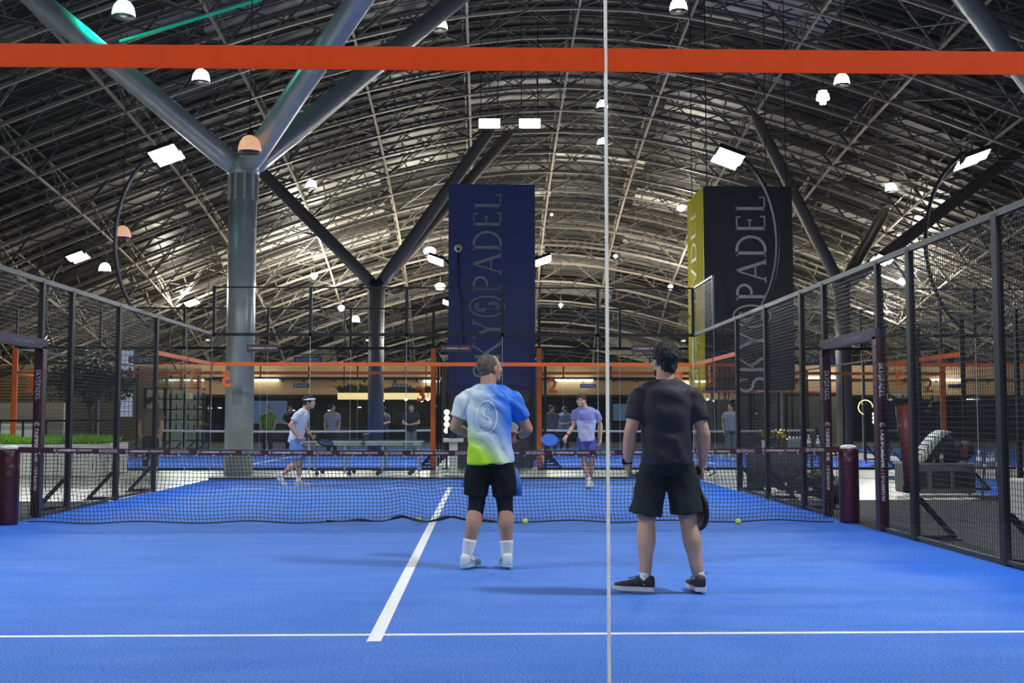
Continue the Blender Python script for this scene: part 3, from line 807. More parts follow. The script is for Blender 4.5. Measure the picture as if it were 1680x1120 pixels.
# twin glowing panels standing in for lamp reflections in the near glass
for px, lb in ((803, 'left one of two white panels standing in for lamp reflections'), (869, 'right one of two white panels standing in for lamp reflections')):
    p = at(px, 204, 40); T = thing('panel_reflection', lb, 'lamp', p)
    m = MB(); m.box((-.4,-.1,-.17), (.4,.12,.2)); m.build('housing', BLACK, T, bevel=.02)
    m = MB(); m.box((-.37,-.13,-.155), (.37,-.1,.165)); m.build('lens', GLOW, T)
    m = MB(); h = roof_z(p.x, p.y) - p.z; m.tube([(-.3,0,.2),(-.3,0,h)], .015, 5); m.tube([(.3,0,.2),(.3,0,h)], .015, 5); m.build('cable', BLACK, T)
# warm floods washing the vault near its far foot
for px, py, d, s, lb in ((515,452,61,.5,'warm wash lamp left of the brown column'), (722,470,62.5,.7,'warm wash lamp beside the banner edge'), (560,505,64.5,.5,'warm wash lamp below the brown column branch'),
                  (1117,342,57,.5,'warm wash lamp left of the yellow panel'), (1100,470,64,.35,'small round wash lamp left of the yellow panel'), (1480,462,58,.6,'warm wash lamp behind the right fence'), (1455,510,62.5,.4,'lower warm wash lamp behind the right fence'), (705,412,59.5,.8,'strong wash lamp near the crossing branches'),
                  (905,352,57,.18,'small warm wash lamp right of the navy banner top'), (1010,420,62,.3,'small warm wash lamp added just right of the glass seam'), (920,500,67,.3,'low small wash lamp added right of the navy banner'), (300,480,60,.3,'small wash lamp seen behind the left fence top')):  # the ones near the glass seam are added to brighten the deck
    p = at(px, py, d); T = thing('wash_lamp', lb, 'lamp', p)
    m = MB(); m.ell((0,0,0), (s*.42,.2,s*.3), n=14, m=8); m.build('lens', mat('warm wash lens', (1,1,1), .4, emit=(1,.93,.72), estr=12), T, True)
    m = MB(); m.lathe([(s*.3,-.26),(s*.36,-.2),(s*.3,.0)], (0,.1,0), 14); m.tube([(0,.1,0),(0,.1,max(.5, roof_z(p.x, p.y) - p.z))], .015, 5); m.build('housing', BLACK, T)
    light('POINT', 'wash_glow', (0,-.6,.0), ROOF_WASH*s*(2.3 if py > 440 else .5), (1,.92,.78), T, .3)
# green glare along the branch, built as a glowing tube with an added light
p = at(196, 62, 25); T = thing('green_glare', 'glowing tube standing in for green glare above the top left branch', 'lamp', p)
m = MB(); m.tube([at(196,68,25)-p, at(300,38,25.5)-p, at(430,-2,26)-p], .035, 8); m.build('tube', mat('green glare glow', (.0,.3,.2), .4, emit=(0,.75,.5), estr=.22), T)
light('POINT', 'green_glow', at(150,45,24)-p, 130, (.0,1,.62), T, .2)
m = MB()
a, b = at(98,0,23.3), at(392,246,25.3); n_ = (b-a).normalized()

# ------------------------------------------------------------ banner boxes
BLUEB = mat('royal navy banner cloth', (.020, .042, .21), .55, 0, .1, 1.2, var=.05, vscale=.6)
BLACKB = mat('black banner cloth', (.018, .020, .030), .5, 0, .1, 1.2)
YELLOWB = mat('olive yellow banner cloth', (.52, .42, .004), .9, spec=.05)
GLET = mat('grey banner print', (.33, .33, .38), .6); GLET2 = mat('pale grey banner print', (.62, .62, .58), .6)
def banner(px0, px1, d, pytop, front, side, letm, label, hgt, lx, base=1.9, hang=False):
    a, b = at(px0, 600, d), at(px1, 600, d); w = b.x - a.x; top = at(px0, pytop, d).z
    T = thing('banner_tower', label, 'banner', ((a.x+b.x)/2, a.y + w/2, 0))
    m = MB(); m.box((-w/2+.04, -w/2+.04, base+.02 if hang else 0), (w/2-.04, w/2-.04, top-.02)); m.build('core', DARKW, T)
    if hang:
        m = MB()
        for q in (-1, 1):
            for k in (-1, 1): m.tube([(q*w*.45, k*w*.45, top-.1), (q*w*.45, k*w*.45, 15.2)], .012, 5)
        m.build('cable', BLACK, T)
    for nme, q0, q1, mt in (('front_banner', (-w/2,-w/2,base), (w/2,-w/2+.02,top), front), ('left_banner', (-w/2,-w/2+.021,base), (-w/2+.02,w/2,top), side),
                            ('right_banner', (w/2-.02,-w/2+.021,base), (w/2,w/2,top), side)):
        m = MB(); m.box(q0, q1); m.build(nme, mt, T)
    m = MB(); h = w*hgt; ww = W('sky')[2]
    x0 = -w/2 + w*lx + h; L_ = W('sky')
    # text reads from bottom to top, its tops towards the left
    z0 = top - .045*w*2 - ww*h
    put(m, L_, (x0, -w/2-.012, z0), (0,0,1), (-1,0,0), h); m.build('lettering', letm, T)
    m = MB(); put(m, L_, (-w/2-.012, -w/2 + w*.75, z0), (0,0,1), (0,-1,0), h); m.build('side_lettering', mat('faint print on yellow', (.55,.52,.2), .6), T)
    return T
banner(735, 878, 29.1, 302, BLUEB, BLUEB, GLET, 'tall navy banner tower with grey vertical lettering', .325, .285)
banner(1157, 1304, 25.6, 305, BLACKB, YELLOWB, GLET2, 'tall black banner tower with yellow side and vertical lettering', .335, .36, hang=True)
#PEOPLE
# ------------------------------------------------------------ people
def spline(pts, n=6):
    P = [V(p) for p in pts]; out = []
    for i in range(len(P) - 1):
        p0 = P[max(i-1,0)]; p1 = P[i]; p2 = P[i+1]; p3 = P[min(i+2, len(P)-1)]
        for k in range(n):
            t = k/n; out.append(.5*((2*p1) + (p2-p0)*t + (2*p0-5*p1+4*p2-p3)*t*t + (3*p1-p0-3*p2+p3)*t**3))
    out.append(P[-1]); return out
def lerp_list(r, n):
    out = []
    for i in range(len(r)-1):
        for k in range(n):
            t = k/n; t = t*t*(3-2*t); out.append(r[i]+(r[i+1]-r[i])*t)
    out.append(r[-1]); return out
def limb(mb, pts, radii, n=16, sub=5, capr=True, flat=1.):
    P = spline(pts, sub); R = lerp_list(radii, sub)
    if capr:
        t0 = (P[0]-P[1]).normalized(); t1 = (P[-1]-P[-2]).normalized()
        P = [P[0]+t0*R[0]*.85, P[0]+t0*R[0]*.5] + P + [P[-1]+t1*R[-1]*.5, P[-1]+t1*R[-1]*.85]
        R = [R[0]*.35, R[0]*.85] + R + [R[-1]*.85, R[-1]*.35]
    mb.tube(P, R, n)
LIMB = limb
def trunk(mb, pts, rx, ry, side, n=24, sub=4, e=2.4):
    P = spline(pts, sub); X = lerp_list(rx, sub); Y = lerp_list(ry, sub); side = V(side).normalized(); rings = []
    for i, p in enumerate(P):
        t = (P[min(i+1,len(P)-1)] - P[max(i-1,0)]).normalized()
        a = (side - t*side.dot(t)).normalized(); b = t.cross(a)
        ring = []
        for j in range(n):
            c, s_ = math.cos(math.tau*j/n), math.sin(math.tau*j/n)
            cc = math.copysign(abs(c)**(2/e), c); ss = math.copysign(abs(s_)**(2/e), s_)
            ring.append(p + a*X[i]*cc + b*Y[i]*ss)
        rings.append(ring)
    mb.rings(rings)
def fuse(mb, name, m, parent, voxel=.009, it=4, wr=None):
    # merges overlapping forms into one continuous skin
    me = bpy.data.meshes.new(name); me.from_pydata(mb.v, [], mb.f); me.update()
    o = bpy.data.objects.new(name, me); COL.objects.link(o)
    a = o.modifiers.new('r', 'REMESH'); a.mode = 'VOXEL'; a.voxel_size = voxel
    b = o.modifiers.new('s', 'SMOOTH'); b.factor = .5; b.iterations = it
    bpy.context.view_layer.update()
    out = bpy.data.meshes.new_from_object(o.evaluated_get(bpy.context.evaluated_depsgraph_get()))
    bpy.data.objects.remove(o); bpy.data.meshes.remove(me)
    if wr:
        out.update()
        for v in out.vertices:
            d = wr(v.co); v.co = v.co + v.normal * d
    out.materials.clear(); out.materials.append(m); out.name = name
    out.polygons.foreach_set('use_smooth', [True]*len(out.polygons))
    o = bpy.data.objects.new(name, out); COL.objects.link(o)
    if parent: o.parent = parent
    return o
def frame(f, up=(0,0,1)):
    """columns: side, forward, up"""
    f = V(f).normalized(); s = f.cross(V(up)).normalized(); u = s.cross(f)
    return Matrix((s, f, u)).transposed()
def head_shape(mb, c, f, up=(0,0,1), k=1., beard=False):
    R = frame(f, up); c = V(c)
    def E(p, r): mb.ell(c + R @ (V(p)*k), V(r)*k, R, 16, 10)
    E((0,-.008,.028), (.074,.094,.088)); E((0,.018,-.028), (.062,.070,.078)); E((0,.048,-.078), (.038,.036,.032))
    E((0,.086,.035), (.052,.012,.012))                       # brow ridge
    mb.tube([c + R @ (V((0,.086,.02))*k), c + R @ (V((0,.108,-.022))*k), c + R @ (V((0,.094,-.03))*k)], [.008*k,.014*k,.010*k], 8)
    E((0,.088,-.056), (.026,.010,.006)); E((0,.084,-.066), (.022,.010,.006))   # lips
    for s in (-1, 1):
        E((s*.040,.066,-.02), (.022,.020,.020)); E((s*.076,-.006,-.008), (.008,.018,.031))
def hand(mb, w, d, pn, side, curl=.6, k=1.):
    """w wrist, d direction of the palm, pn palm normal (fingers curl towards it), side: where the thumb leaves"""
    w = V(w); d = V(d).normalized(); pn = (V(pn) - d*V(pn).dot(d)).normalized(); sd = (V(side) - d*V(side).dot(d)); sd = (sd - pn*sd.dot(pn)).normalized()
    R = Matrix((sd, pn, d)).transposed()
    mb.ell(w + d*.05*k, V((.040,.017,.052))*k, R, 14, 8); mb.tube([w - d*.02*k, w + d*.03*k], [.027*k,.030*k], 10)
    for i, (x, L) in enumerate(((.030,.072),(.010,.080),(-.010,.074),(-.029,.060))):
        p = w + d*.088*k + sd*x*k; dd = d.copy(); pts = [p - d*.02*k]; a = curl*(.75+.1*i)
        for q in range(3):
            dd = (dd*math.cos(a) + pn*math.sin(a)); pp = pn*math.cos(a) - d*math.sin(a)
            ang = a*(q+1); dd = d*math.cos(ang) + pn*math.sin(ang)
            pts.append(pts[-1] + dd*(L*k*(.45,.32,.23)[q] + (.02*k if q == 0 else 0)))
        mb.tube(pts, [.0095*k,.0095*k,.0088*k,.0075*k], 8)
    t0 = w + d*.025*k + sd*.028*k
    mb.tube([t0, t0 + (sd*.7+d*.7+pn*.2)*.035*k, t0 + (sd*.55+d*.95+pn*.6)*.058*k, t0 + (sd*.2+d*1.1+pn*1.1)*.072*k], [.014*k,.0125*k,.0105*k,.008*k], 8)
def shoe(parent, ankle, f, pitch=0., upper=None, sole=None, L=.285, detail=None, name='shoe'):
    """heel under the ankle, toe along f; pitch lifts the heel"""
    f = V((f[0], f[1], 0)).normalized(); s = V((f.y, -f.x, 0)); u = V((0,0,1))
    if pitch:
        f2 = f*math.cos(pitch) - u*math.sin(pitch); u = u*math.cos(pitch) + f*math.sin(pitch); f = f2
    toe = V(ankle) + f*(L-.07); low = V(ankle)
    R = Matrix((s, f, u)).transposed()
    def T(p): return low + R @ V(p)
    za = -.075
    mb = MB(); rings = []
    for y, w, z0, z1 in ((-.062,.024,.0,.055),(-.058,.034,-.0,.085),(-.035,.040,0,.095),(.0,.041,0,.09),(.04,.042,0,.082),(.08,.045,0,.062),(.13,.050,0,.048),(.175,.047,0,.040),(.205,.034,0,.030),(.22,.018,0,.020)):
        r = []
        for j in range(16):
            a = math.tau*j/16; c, q = math.cos(a), math.sin(a)
            r.append(T((w*math.copysign(abs(c)**.8, c), y*L/.285, za + .018 + (z0+z1)/2 + (z1-z0)/2*math.copysign(abs(q)**.8, q))))
        rings.append(r)
    mb.rings(rings); S = mb.build(name, upper, parent, True)
    mb = MB(); rings = []
    for y, w in ((-.066,.026),(-.055,.038),(-.02,.042),(.04,.041),(.10,.048),(.15,.051),(.19,.043),(.215,.028),(.226,.014)):
        up_ = .012*max(0, (y-.16)/.06)**2; y *= L/.285
        rings.append([T((-w,y,za+up_)), T((w,y,za+up_)), T((w*1.03,y,za+.03+up_*.5)), T((-w*1.03,y,za+.03+up_*.5))])
    mb.rings(rings); mb.build('sole', sole, S, False)
    if detail:
        mb = MB()
        for k in range(4): mb.tube([T((-.03,.045+k*.022,za+.098-k*.006)), T((0,.05+k*.022,za+.106-k*.006)), T((.03,.045+k*.022,za+.098-k*.006))], .0035, 5)
        mb.tube([T((.01,.04,za+.108)), T((.045,.02,za+.125)), T((.07,.0,za+.118))], .003, 5); mb.tube([T((-.01,.04,za+.108)), T((-.03,.015,za+.13)), T((-.04,-.01,za+.10))], .003, 5)
        for q in (-1, 1): mb.tube([T((q*.043,-.02,za+.07)), T((q*.046,.03,za+.045)), T((q*.048,.07,za+.06))], .004, 5)
        mb.build('laces', detail, S, True)
    return S
def racket(hand_p, d, n, label, face, rim, L=.455, name='padel_racket', slim=1.):
    """padel racket: grip at hand_p, head along d, face normal n"""
    d = V(d).normalized(); n = (V(n) - d*V(n).dot(d)).normalized(); s = d.cross(n); T = thing(name, label, 'racket', hand_p)
    R = Matrix((s, n, d)).transposed()
    def P(x, y, z): return R @ V((x, y, z))
    mb = MB(); mb.tube([P(0,0,-.06), P(0,0,.07)], [.017,.015], 10); mb.build('grip', mat('black grip tape', (.02,.02,.02), .8), T, True)
    mb = MB(); c = .255; pts = []
    for i in range(36):
        a = math.tau*i/36; pts.append(P(.128*math.sin(a)*slim, 0, c - .135*math.cos(a)))
    mb.tube(pts, .018, 8, closed=True)
    for q in (-1, 1): mb.tube([P(q*.006,0,.06), P(q*.03,0,.10), P(q*.075,0,.155)], .013, 7)
    mb.build('rim', rim, T, True)
    mb = MB(); top = []; 
    for sg in (-1, 1):
        ring = []
        for i in range(36):
            a = math.tau*i/36; ring.append(P(.122*math.sin(a)*slim, sg*.013, c - .129*math.cos(a)))
        top.append(ring)
    mb.rings(top); mb.build('face', face, T)
    mb = MB()
    for ix in range(-4, 5):
        for iz in range(-4, 5):
            x, z = ix*.021, iz*.021
            if x*x + z*z < .0085:
                for sg in (-1, 1):
                    o = len(mb.v); mb.v += [tuple(P(x+.005*math.cos(k*math.pi/3), sg*.0145, c+z+.005*math.sin(k*math.pi/3))) for k in range(6)]; mb.f.append(tuple(range(o, o+6)))
    mb.build('drilled_holes', mat('racket hole', (.01,.01,.01), .9), T)
    mb = MB(); mb.tube([P(0,0,-.06), P(.03,.02,-.08), P(.05,.0,-.03), P(.02,-.02,.0), P(.0,.0,-.055)], .0035, 6); mb.build('wrist_strap', BLACK, T, True)
    return T
SKIN = mat('tanned skin', (.42, .235, .155), .55, 0, .05, 40, var=.10, vscale=9, spec=.35)
SKINP = mat('fair skin', (.56, .32, .21), .55, 0, .05, 40, var=.10, vscale=9, spec=.35)
def person(loc, label, J, skin=SKIN, voxel=.009, group=None, cat='person'):
    sl = J.get('slim', 1.)
    def limb(mb, pts, radii, n=16): LIMB(mb, pts, [q*sl for q in radii], n)
    """J: joints in the figure's own frame (x right in the picture, y away, z up)"""
    g = lambda k: V(J[k]); body = V((.0,.0,.0))
    side = V(J.get('side', (1,0,0))).normalized(); fwd = V((0,0,1)).cross(side); k = J.get('k', 1.06)
    mb = MB(); P, C, N_ = g('pelvis'), g('chest'), g('neck')
    bk = J.get('bulk', 1.)
    trunk(mb, [P - V((0,0,.08)), P, (P+C)/2, C, C.lerp(N_, .55), C.lerp(N_, .86), N_],
          [q*sl for q in (.12,.155,.135*bk,.160,.158,.10,.055)], [q*sl for q in (.09,.105,.092*bk,.108,.10,.075,.055)], side)
    H = g('head'); hf = V(J['face']); 
    limb(mb, [N_ - V((0,0,.03)), N_.lerp(H - hf.normalized()*.02, .5), H - V((0,0,.06)) - hf.normalized()*.012], [.068,.063,.060])
    head_shape(mb, H, hf, J.get('hup', (0,0,1)), k)
    for s in 'lr':
        S, E_, W_ = g('sh'+s), g('el'+s), g('wr'+s)
        limb(mb, [N_ - V((0,0,.04)), S.lerp(N_, .35) + V((0,0,-.005)), S], [.05,.056,.062])
        limb(mb, [S, S.lerp(E_, .4), E_], [.060,.054,.044]); limb(mb, [E_, E_.lerp(W_, .35), W_], [.044,.047,.029])
        hd = J.get('hd'+s, W_ - E_); hand(mb, W_, hd, J.get('hn'+s, (0,1,0)), J.get('ht'+s, (0,1,0)), J.get('curl'+s, .75), 1.08)
        Hp, K, A = g('hip'+s), g('kn'+s), g('an'+s)
        limb(mb, [Hp, Hp.lerp(K, .45), K + V((0,0,.01))], [.098,.086,.064])
        back = J.get('calf', fwd * -1); back = V(back)
        limb(mb, [K, K.lerp(A, .30) + back*.016, K.lerp(A, .65) + back*.006, A], [.061,.069,.050,.037])
        ff = V(J['ft'+s]).normalized()
        limb(mb, [A, A + ff*.05 - V((0,0,.035)), A + ff*.12 - V((0,0,.045))], [.034,.032,.025])
    o = fuse(mb, 'person', skin, None, voxel, 4)
    o.location = loc; return tag(o, label, cat, group)
def shirt(body, J, m, hem, sleeve=.62, grow=1.0, voxel=.010, wr=None, hemw=(.185,.13), neckr=.075):
    neckr *= 1.06; grow *= 1.03
    g = lambda k: V(J[k]); side = V(J.get('side', (1,0,0))).normalized(); mb = MB(); P, C, N_ = V(hem), g('chest'), g('neck')
    G = grow
    trunk(mb, [P, P.lerp(C, .35), P.lerp(C, .7), C, C.lerp(N_, .55), C.lerp(N_, .85), N_ + V((0,0,.0))],
          [hemw[0], hemw[0]*.95, .166*G, .176*G, .158*G, .098*G, neckr], [hemw[1], hemw[1]*.98, .118*G, .128*G, .118*G, .094, neckr*.95], side, e=2.5)
    for s in 'lr':
        S, E_ = g('sh'+s), g('el'+s); e = S.lerp(E_, sleeve)
        limb(mb, [N_ - V((0,0,.06)), S.lerp(N_, .45) - V((0,0,.006)), S - V((0,0,.012))], [.07,.062*G,.060*G])
        mb.tube(spline([S.lerp(C,.25), S, S.lerp(e, .5), e], 4), lerp_list([.070*G,.070*G,.072*G,.069*G], 4), 18)
    return fuse(mb, 'shirt', m, body, voxel, 14, wr)
def shorts(body, J, m, waist, ends, rw=(.175,.125), rl=(.105,.10), voxel=.010, wr=None, name='shorts', gr=1.):
    g = lambda k: V(J[k]); side = V(J.get('side', (1,0,0))).normalized(); mb = MB(); W_ = V(waist)
    Hl, Hr = g('hipl'), g('hipr'); mid = (Hl+Hr)/2
    trunk(mb, [W_, W_.lerp(mid, .5), mid - V((0,0,.06))], [rw[0]*.95, rw[0], rw[0]*.98], [rw[1]*.95, rw[1], rw[1]*.9], side)
    for s, e in zip('lr', ends):
        H = g('hip'+s); e = V(e)
        mb.tube(spline([H + V((0,0,.03)), H.lerp(e, .4), e], 4), lerp_list([.095*gr, rl[0], rl[1]], 4), 20)
    return fuse(mb, name, m, body, voxel, 3, wr)
def hair(body, J, m, k=1.06, r=(.083,.098,.094), off=(0,-.022,.036), extra=(), name='hair', jag=.004):
    R = frame(J['face'], J.get('hup', (0,0,1))); c = V(J['head']); mb = MB()
    mb.ell(c + R @ (V(off)*k), V(r)*k, R, 20, 12)
    for p, q in extra: mb.ell(c + R @ (V(p)*k), V(q)*k, R, 12, 8)
    def wr(co): return jag*noise.noise(co*55) + jag*.8*noise.noise(co*V((90,90,25)).x) if False else jag*1.6*noise.noise(V((co.x*70, co.y*70, co.z*30)))
    return fuse(mb, name, m, body, .006, 1, wr)
def eyes(body, J, k=1.06):
    R = frame(J['face'], J.get('hup', (0,0,1))); c = V(J['head'])
    for s in (-1, 1):
        mb = MB(); mb.ell(c + R @ (V((s*.031,.0745,.014))*k), (.013,.0125,.008), R, 10, 8); e = mb.build('eye', mat('eye white', (.6,.6,.58), .3), body, True)
        mb = MB(); mb.ell(c + R @ (V((s*.031,.0835,.014))*k), (.006,.005,.006), R, 8, 6); mb.build('iris', mat('dark iris', (.03,.02,.015), .3), e, True)
        mb = MB(); mb.tube([c + R @ V((s*.014,.099,.036)), c + R @ V((s*.032,.098,.042)), c + R @ V((s*.050,.088,.036))], [.004,.005,.003], 6); mb.build('eyebrow', mat('dark eyebrow', (.05,.035,.025), .8), body, True)
def sock(body, top, ankle, m, r0=.047, r1=.042):
    mb = MB(); mb.tube(spline([top, V(top).lerp(V(ankle), .5), ankle, V(ankle) - V((0,0,.03))], 3), lerp_list([r0, (r0+r1)/2, r1, r1], 3), 16); return mb.build('sock', m, body, True)

def folds(freq, amp, dirn, sharp=1.):
    d = V(dirn).normalized()
    def f(co):
        n = noise.noise(co*3.1)*1.3
        w = math.sin((co.dot(d))*freq + n*5 + noise.noise(co*V((1,1,1)).x*7)*2)
        return amp*(abs(w)**sharp*math.copysign(1, w))*(.45+.9*abs(noise.noise(co*4+V((5,1,2))))) + amp*.5*noise.noise(co*12)
    return f

# --- player near left: gradient shirt, seen from behind, face turned right
J1 = dict(pelvis=(.03,0,.95), chest=(.02,-.01,1.28), neck=(.012,-.01,1.525), head=(.03,.02,1.655), face=(.86,.62,.10),
          shl=(-.178,-.01,1.400), shr=(.215,0,1.400), ell=(-.265,.0,1.165), elr=(.345,.03,1.15), wrl=(-.13,.22,1.10), wrr=(.295,.235,1.09),
          hdl=(.6,.7,.1), hdr=(-.4,.8,-.1), hnl=(.5,.2,-.3), hnr=(-.6,.0,-.3), htl=(0,0,1), htr=(0,0,1), curll=1.1, curlr=1.1,
          hipl=(-.06,0,.90), hipr=(.12,0,.90), knl=(-.085,.03,.50), knr=(.155,.03,.50), anl=(-.162,.0,.095), anr=(.172,.0,.10), ftl=(.35,1,0), ftr=(-.15,1,0), bulk=1.25)
def grad_mat():
    m = bpy.data.materials.new('gradient sports shirt'); m.use_nodes = True; nt, N, L = nodes_of(m); b = N['Principled BSDF']; b.inputs['Roughness'].default_value = .55
    tc = N.new('ShaderNodeTexCoord'); sp = N.new('ShaderNodeSeparateXYZ'); L.new(tc.outputs['Object'], sp.inputs[0])
    nz = N.new('ShaderNodeTexNoise'); nz.inputs['Scale'].default_value = 5; nz.inputs['Detail'].default_value = 3; L.new(tc.outputs['Object'], nz.inputs['Vector'])
    def lin(ax, az, c, lo, hi, nzk=.08):
        a = N.new('ShaderNodeMath'); a.operation = 'MULTIPLY'; L.new(sp.outputs[0], a.inputs[0]); a.inputs[1].default_value = ax
        q = N.new('ShaderNodeMath'); q.operation = 'MULTIPLY_ADD'; L.new(sp.outputs[2], q.inputs[0]); q.inputs[1].default_value = az; L.new(a.outputs[0], q.inputs[2])
        z = N.new('ShaderNodeMath'); z.operation = 'MULTIPLY_ADD'; L.new(nz.outputs['Fac'], z.inputs[0]); z.inputs[1].default_value = nzk; L.new(q.outputs[0], z.inputs[2])
        mr = N.new('ShaderNodeMapRange'); mr.interpolation_type = 'SMOOTHSTEP'; mr.inputs[1].default_value = lo + c + nzk/2; mr.inputs[2].default_value = hi + c + nzk/2
        L.new(z.outputs[0], mr.inputs[0]); return mr.outputs[0]
    def mix(f, A, B):
        mx = N.new('ShaderNodeMix'); mx.data_type = 'RGBA'; L.new(f, mx.inputs[0])
        for i, c in ((6, A), (7, B)):
            if isinstance(c, tuple): mx.inputs[i].default_value = (*c, 1)
            else: L.new(c, mx.inputs[i])
        return mx.outputs[2]
    top = mix(lin(1.0, .0, 0, -.25, .12), (.62,.72,.76), (.32,.46,.56))
    white = mix(lin(.5, -1, -1.02, -.05, .2), top, (.78,.86,.88))
    blue = mix(lin(1, .42, .42*1.15, .02, .26), white, (.012,.16,.72))
    grn = mix(lin(-.8, -1, -1.15, .03, .26), blue, (.42,.72,.01))
    L.new(grn, b.inputs['Base Color']); return m
G1 = at(798, 930, 9.43); L1 = (G1.x, G1.y, 0)
GRAD = grad_mat()
p1 = person(L1, 'man with grey hair in white, blue and lime shirt seen from behind', J1, SKIN, .0075)
sh1 = shirt(p1, J1, GRAD, (.035,-.01,.865),   .66, 1.06, .008, folds(44, .0095, (.62,.15,.78), .7), (.195,.145), .074)
DARKC = mat('black sports cloth', (.004,.005,.007), .8, 0, .1, 30, spec=.2); DARKC2 = mat('black leggings', (.004,.004,.006), .6, spec=.3)
shorts(p1, J1, DARKC, (.035,0,.93), [(-.095,.015,.60), (.155,.015,.60)], (.185,.135), (.112,.100), .008, folds(60, .004, (.5,.2,.2)))
mb = MB()
for K, A, H in ((J1['knl'], J1['anl'], J1['hipl']), (J1['knr'], J1['anr'], J1['hipr'])):
    K, A, H = V(K), V(A), V(H)
    mb = MB(); mb.tube(spline([K.lerp(H, .35), K, K.lerp(A, .22) + V((0,-.006,0))], 4), lerp_list([.080,.068,.064], 4), 18); mb.build('legging', DARKC2, p1, True)
BLUEC = mat('blue side panel', (.02,.13,.50), .6)
for x, z0, z1, w in ((.262, .60, .80, .03), (-.158, .66, .80, .02)):
    mb = MB(); mb.tube([(x-.055*(1 if x>0 else -1), .03, .84), (x-.02*(1 if x>0 else -1), .03, .72), (x-.015, .03, z0)], [.03,.045,.05], 12); mb.build('side_panel', BLUEC, p1, True)
HAIRG = mat('short grey brown hair', (.15,.12,.095), .9, 0, 1.0, 160, var=.5, vscale=40)
hair(p1, J1, HAIRG, 1.06, (.079,.092,.092), (0,-.026,.030), (((0,-.05,-.02),(.062,.05,.055)),), jag=.0025)
eyes(p1, J1)
WHT = mat('white sneaker', (.72,.74,.74), .5, 0, .2, 30); WSOL = mat('pale blue sole', (.35,.55,.66), .5); SOCKW = mat('white sock', (.8,.8,.8), .85, 0, .4, 60, aniso=((1,1,.2),(0,0,0)))
sock(p1, (-.136,.004,.245), J1['anl'], SOCKW, .056, .044); sock(p1, (.166,.006,.235), J1['anr'], SOCKW, .056, .044)
shoe(p1, J1['anl'], (.45,1), 0, WHT, WSOL, .29, mat('grey lace', (.45,.5,.5), .7)); shoe(p1, J1['anr'], (-.12,1), 0, WHT, WSOL, .29, mat('grey lace', (.45,.5,.5), .7))
# print projected on the back of the shirt
def decal(obj, polys, w, name, m, axis=V((0,1,0)), y0=-1., lift=.0022):
    bv = BVHTree.FromPolygons([v.co for v in obj.data.vertices], [tuple(p.vertices) for p in obj.data.polygons]); mb = MB()
    for pts, closed in polys:
        k = len(pts); ring = []
        for i in range(k):
            a = V((*pts[i],)); t = V(pts[(i+1) % k] if closed or i+1 < k else pts[i]) - V(pts[i-1] if closed or i > 0 else pts[i])
            if t.length == 0: continue
            t.normalize(); n = V((-t.y, t.x))*w/2; r2 = []
            for q in (a+n, a-n):
                h, nn, _, _ = bv.ray_cast(V((q.x, y0, q.y)), axis)
                if h is not None: r2.append(h - axis*lift)
            if len(r2) == 2: ring.append(r2)
        o = len(mb.v)
        for a, b in ring: mb.v += [tuple(a), tuple(b)]
        kk = len(ring)
        for i in range(kk if closed else kk-1): j = (i+1) % kk; mb.f.append((o+2*i, o+2*i+1, o+2*j+1, o+2*j))
    return mb.build(name, m, obj)
def cc(cx, cz, rx, rz, a0=0, a1=360, n=48): return [(cx + rx*math.cos(math.radians(a0+(a1-a0)*i/n)), cz + rz*math.sin(math.radians(a0+(a1-a0)*i/n))) for i in range(n + (0 if a1-a0 == 360 else 1))]
def scv(cx, cz, w, h): return [(x, y) for x, y in s_curve(cx, cz, w, h, 14)]
def word_decal(obj, text, x, z, h, m, mode='font'):
    w = font_word(text) if mode == 'font' else W('sky'); bv = BVHTree.FromPolygons([v.co for v in obj.data.vertices], [tuple(p.vertices) for p in obj.data.polygons]); mb = MB()
    vs = []
    for a, b in w[0]:
        q = V((x + (a - w[2]/2)*h, -1, z + b*h)); hh, _, _, _ = bv.ray_cast(q, V((0,1,0))); vs.append(hh - V((0,.003,0)) if hh is not None else q + V((0,.9,0)))
    mb.add(vs, w[1]); return mb.build('lettering', m, obj)
PRT = mat('pale shirt print', (.80,.88,.92), .5)
decal(sh1, [(cc(.0, 1.255, .085, .130), True), (scv(.0, 1.255, .078, .19), False), (scv(.0, 1.255, .046, .150), False)], .0085, 'back_print', PRT)
word_decal(sh1, 'ETROV', .02, 1.424, .022, PRT)
decal(p1.children[1], [([(.185,.64),(.20,.638),(.207,.652),(.214,.665),(.212,.645)], False)], .004, 'brand_mark', LETTER)
mb = MB(); c_ = V(J1['wrr']); mb.tube([c_ + V((.0,-.01,.0)), c_ + V((-.02,.02,-.002))], [.034,.034], 14); mb.build('wristband', mat('dark red wristband', (.12,.01,.02), .6), p1, True)
racket(V(L1) + V((-.04,.30,1.09)), (.75,.55,.25), (.3,-.3,1), 'padel racket held in front of the man in the gradient shirt', mat('grey racket face', (.2,.2,.22), .4), BLACK)

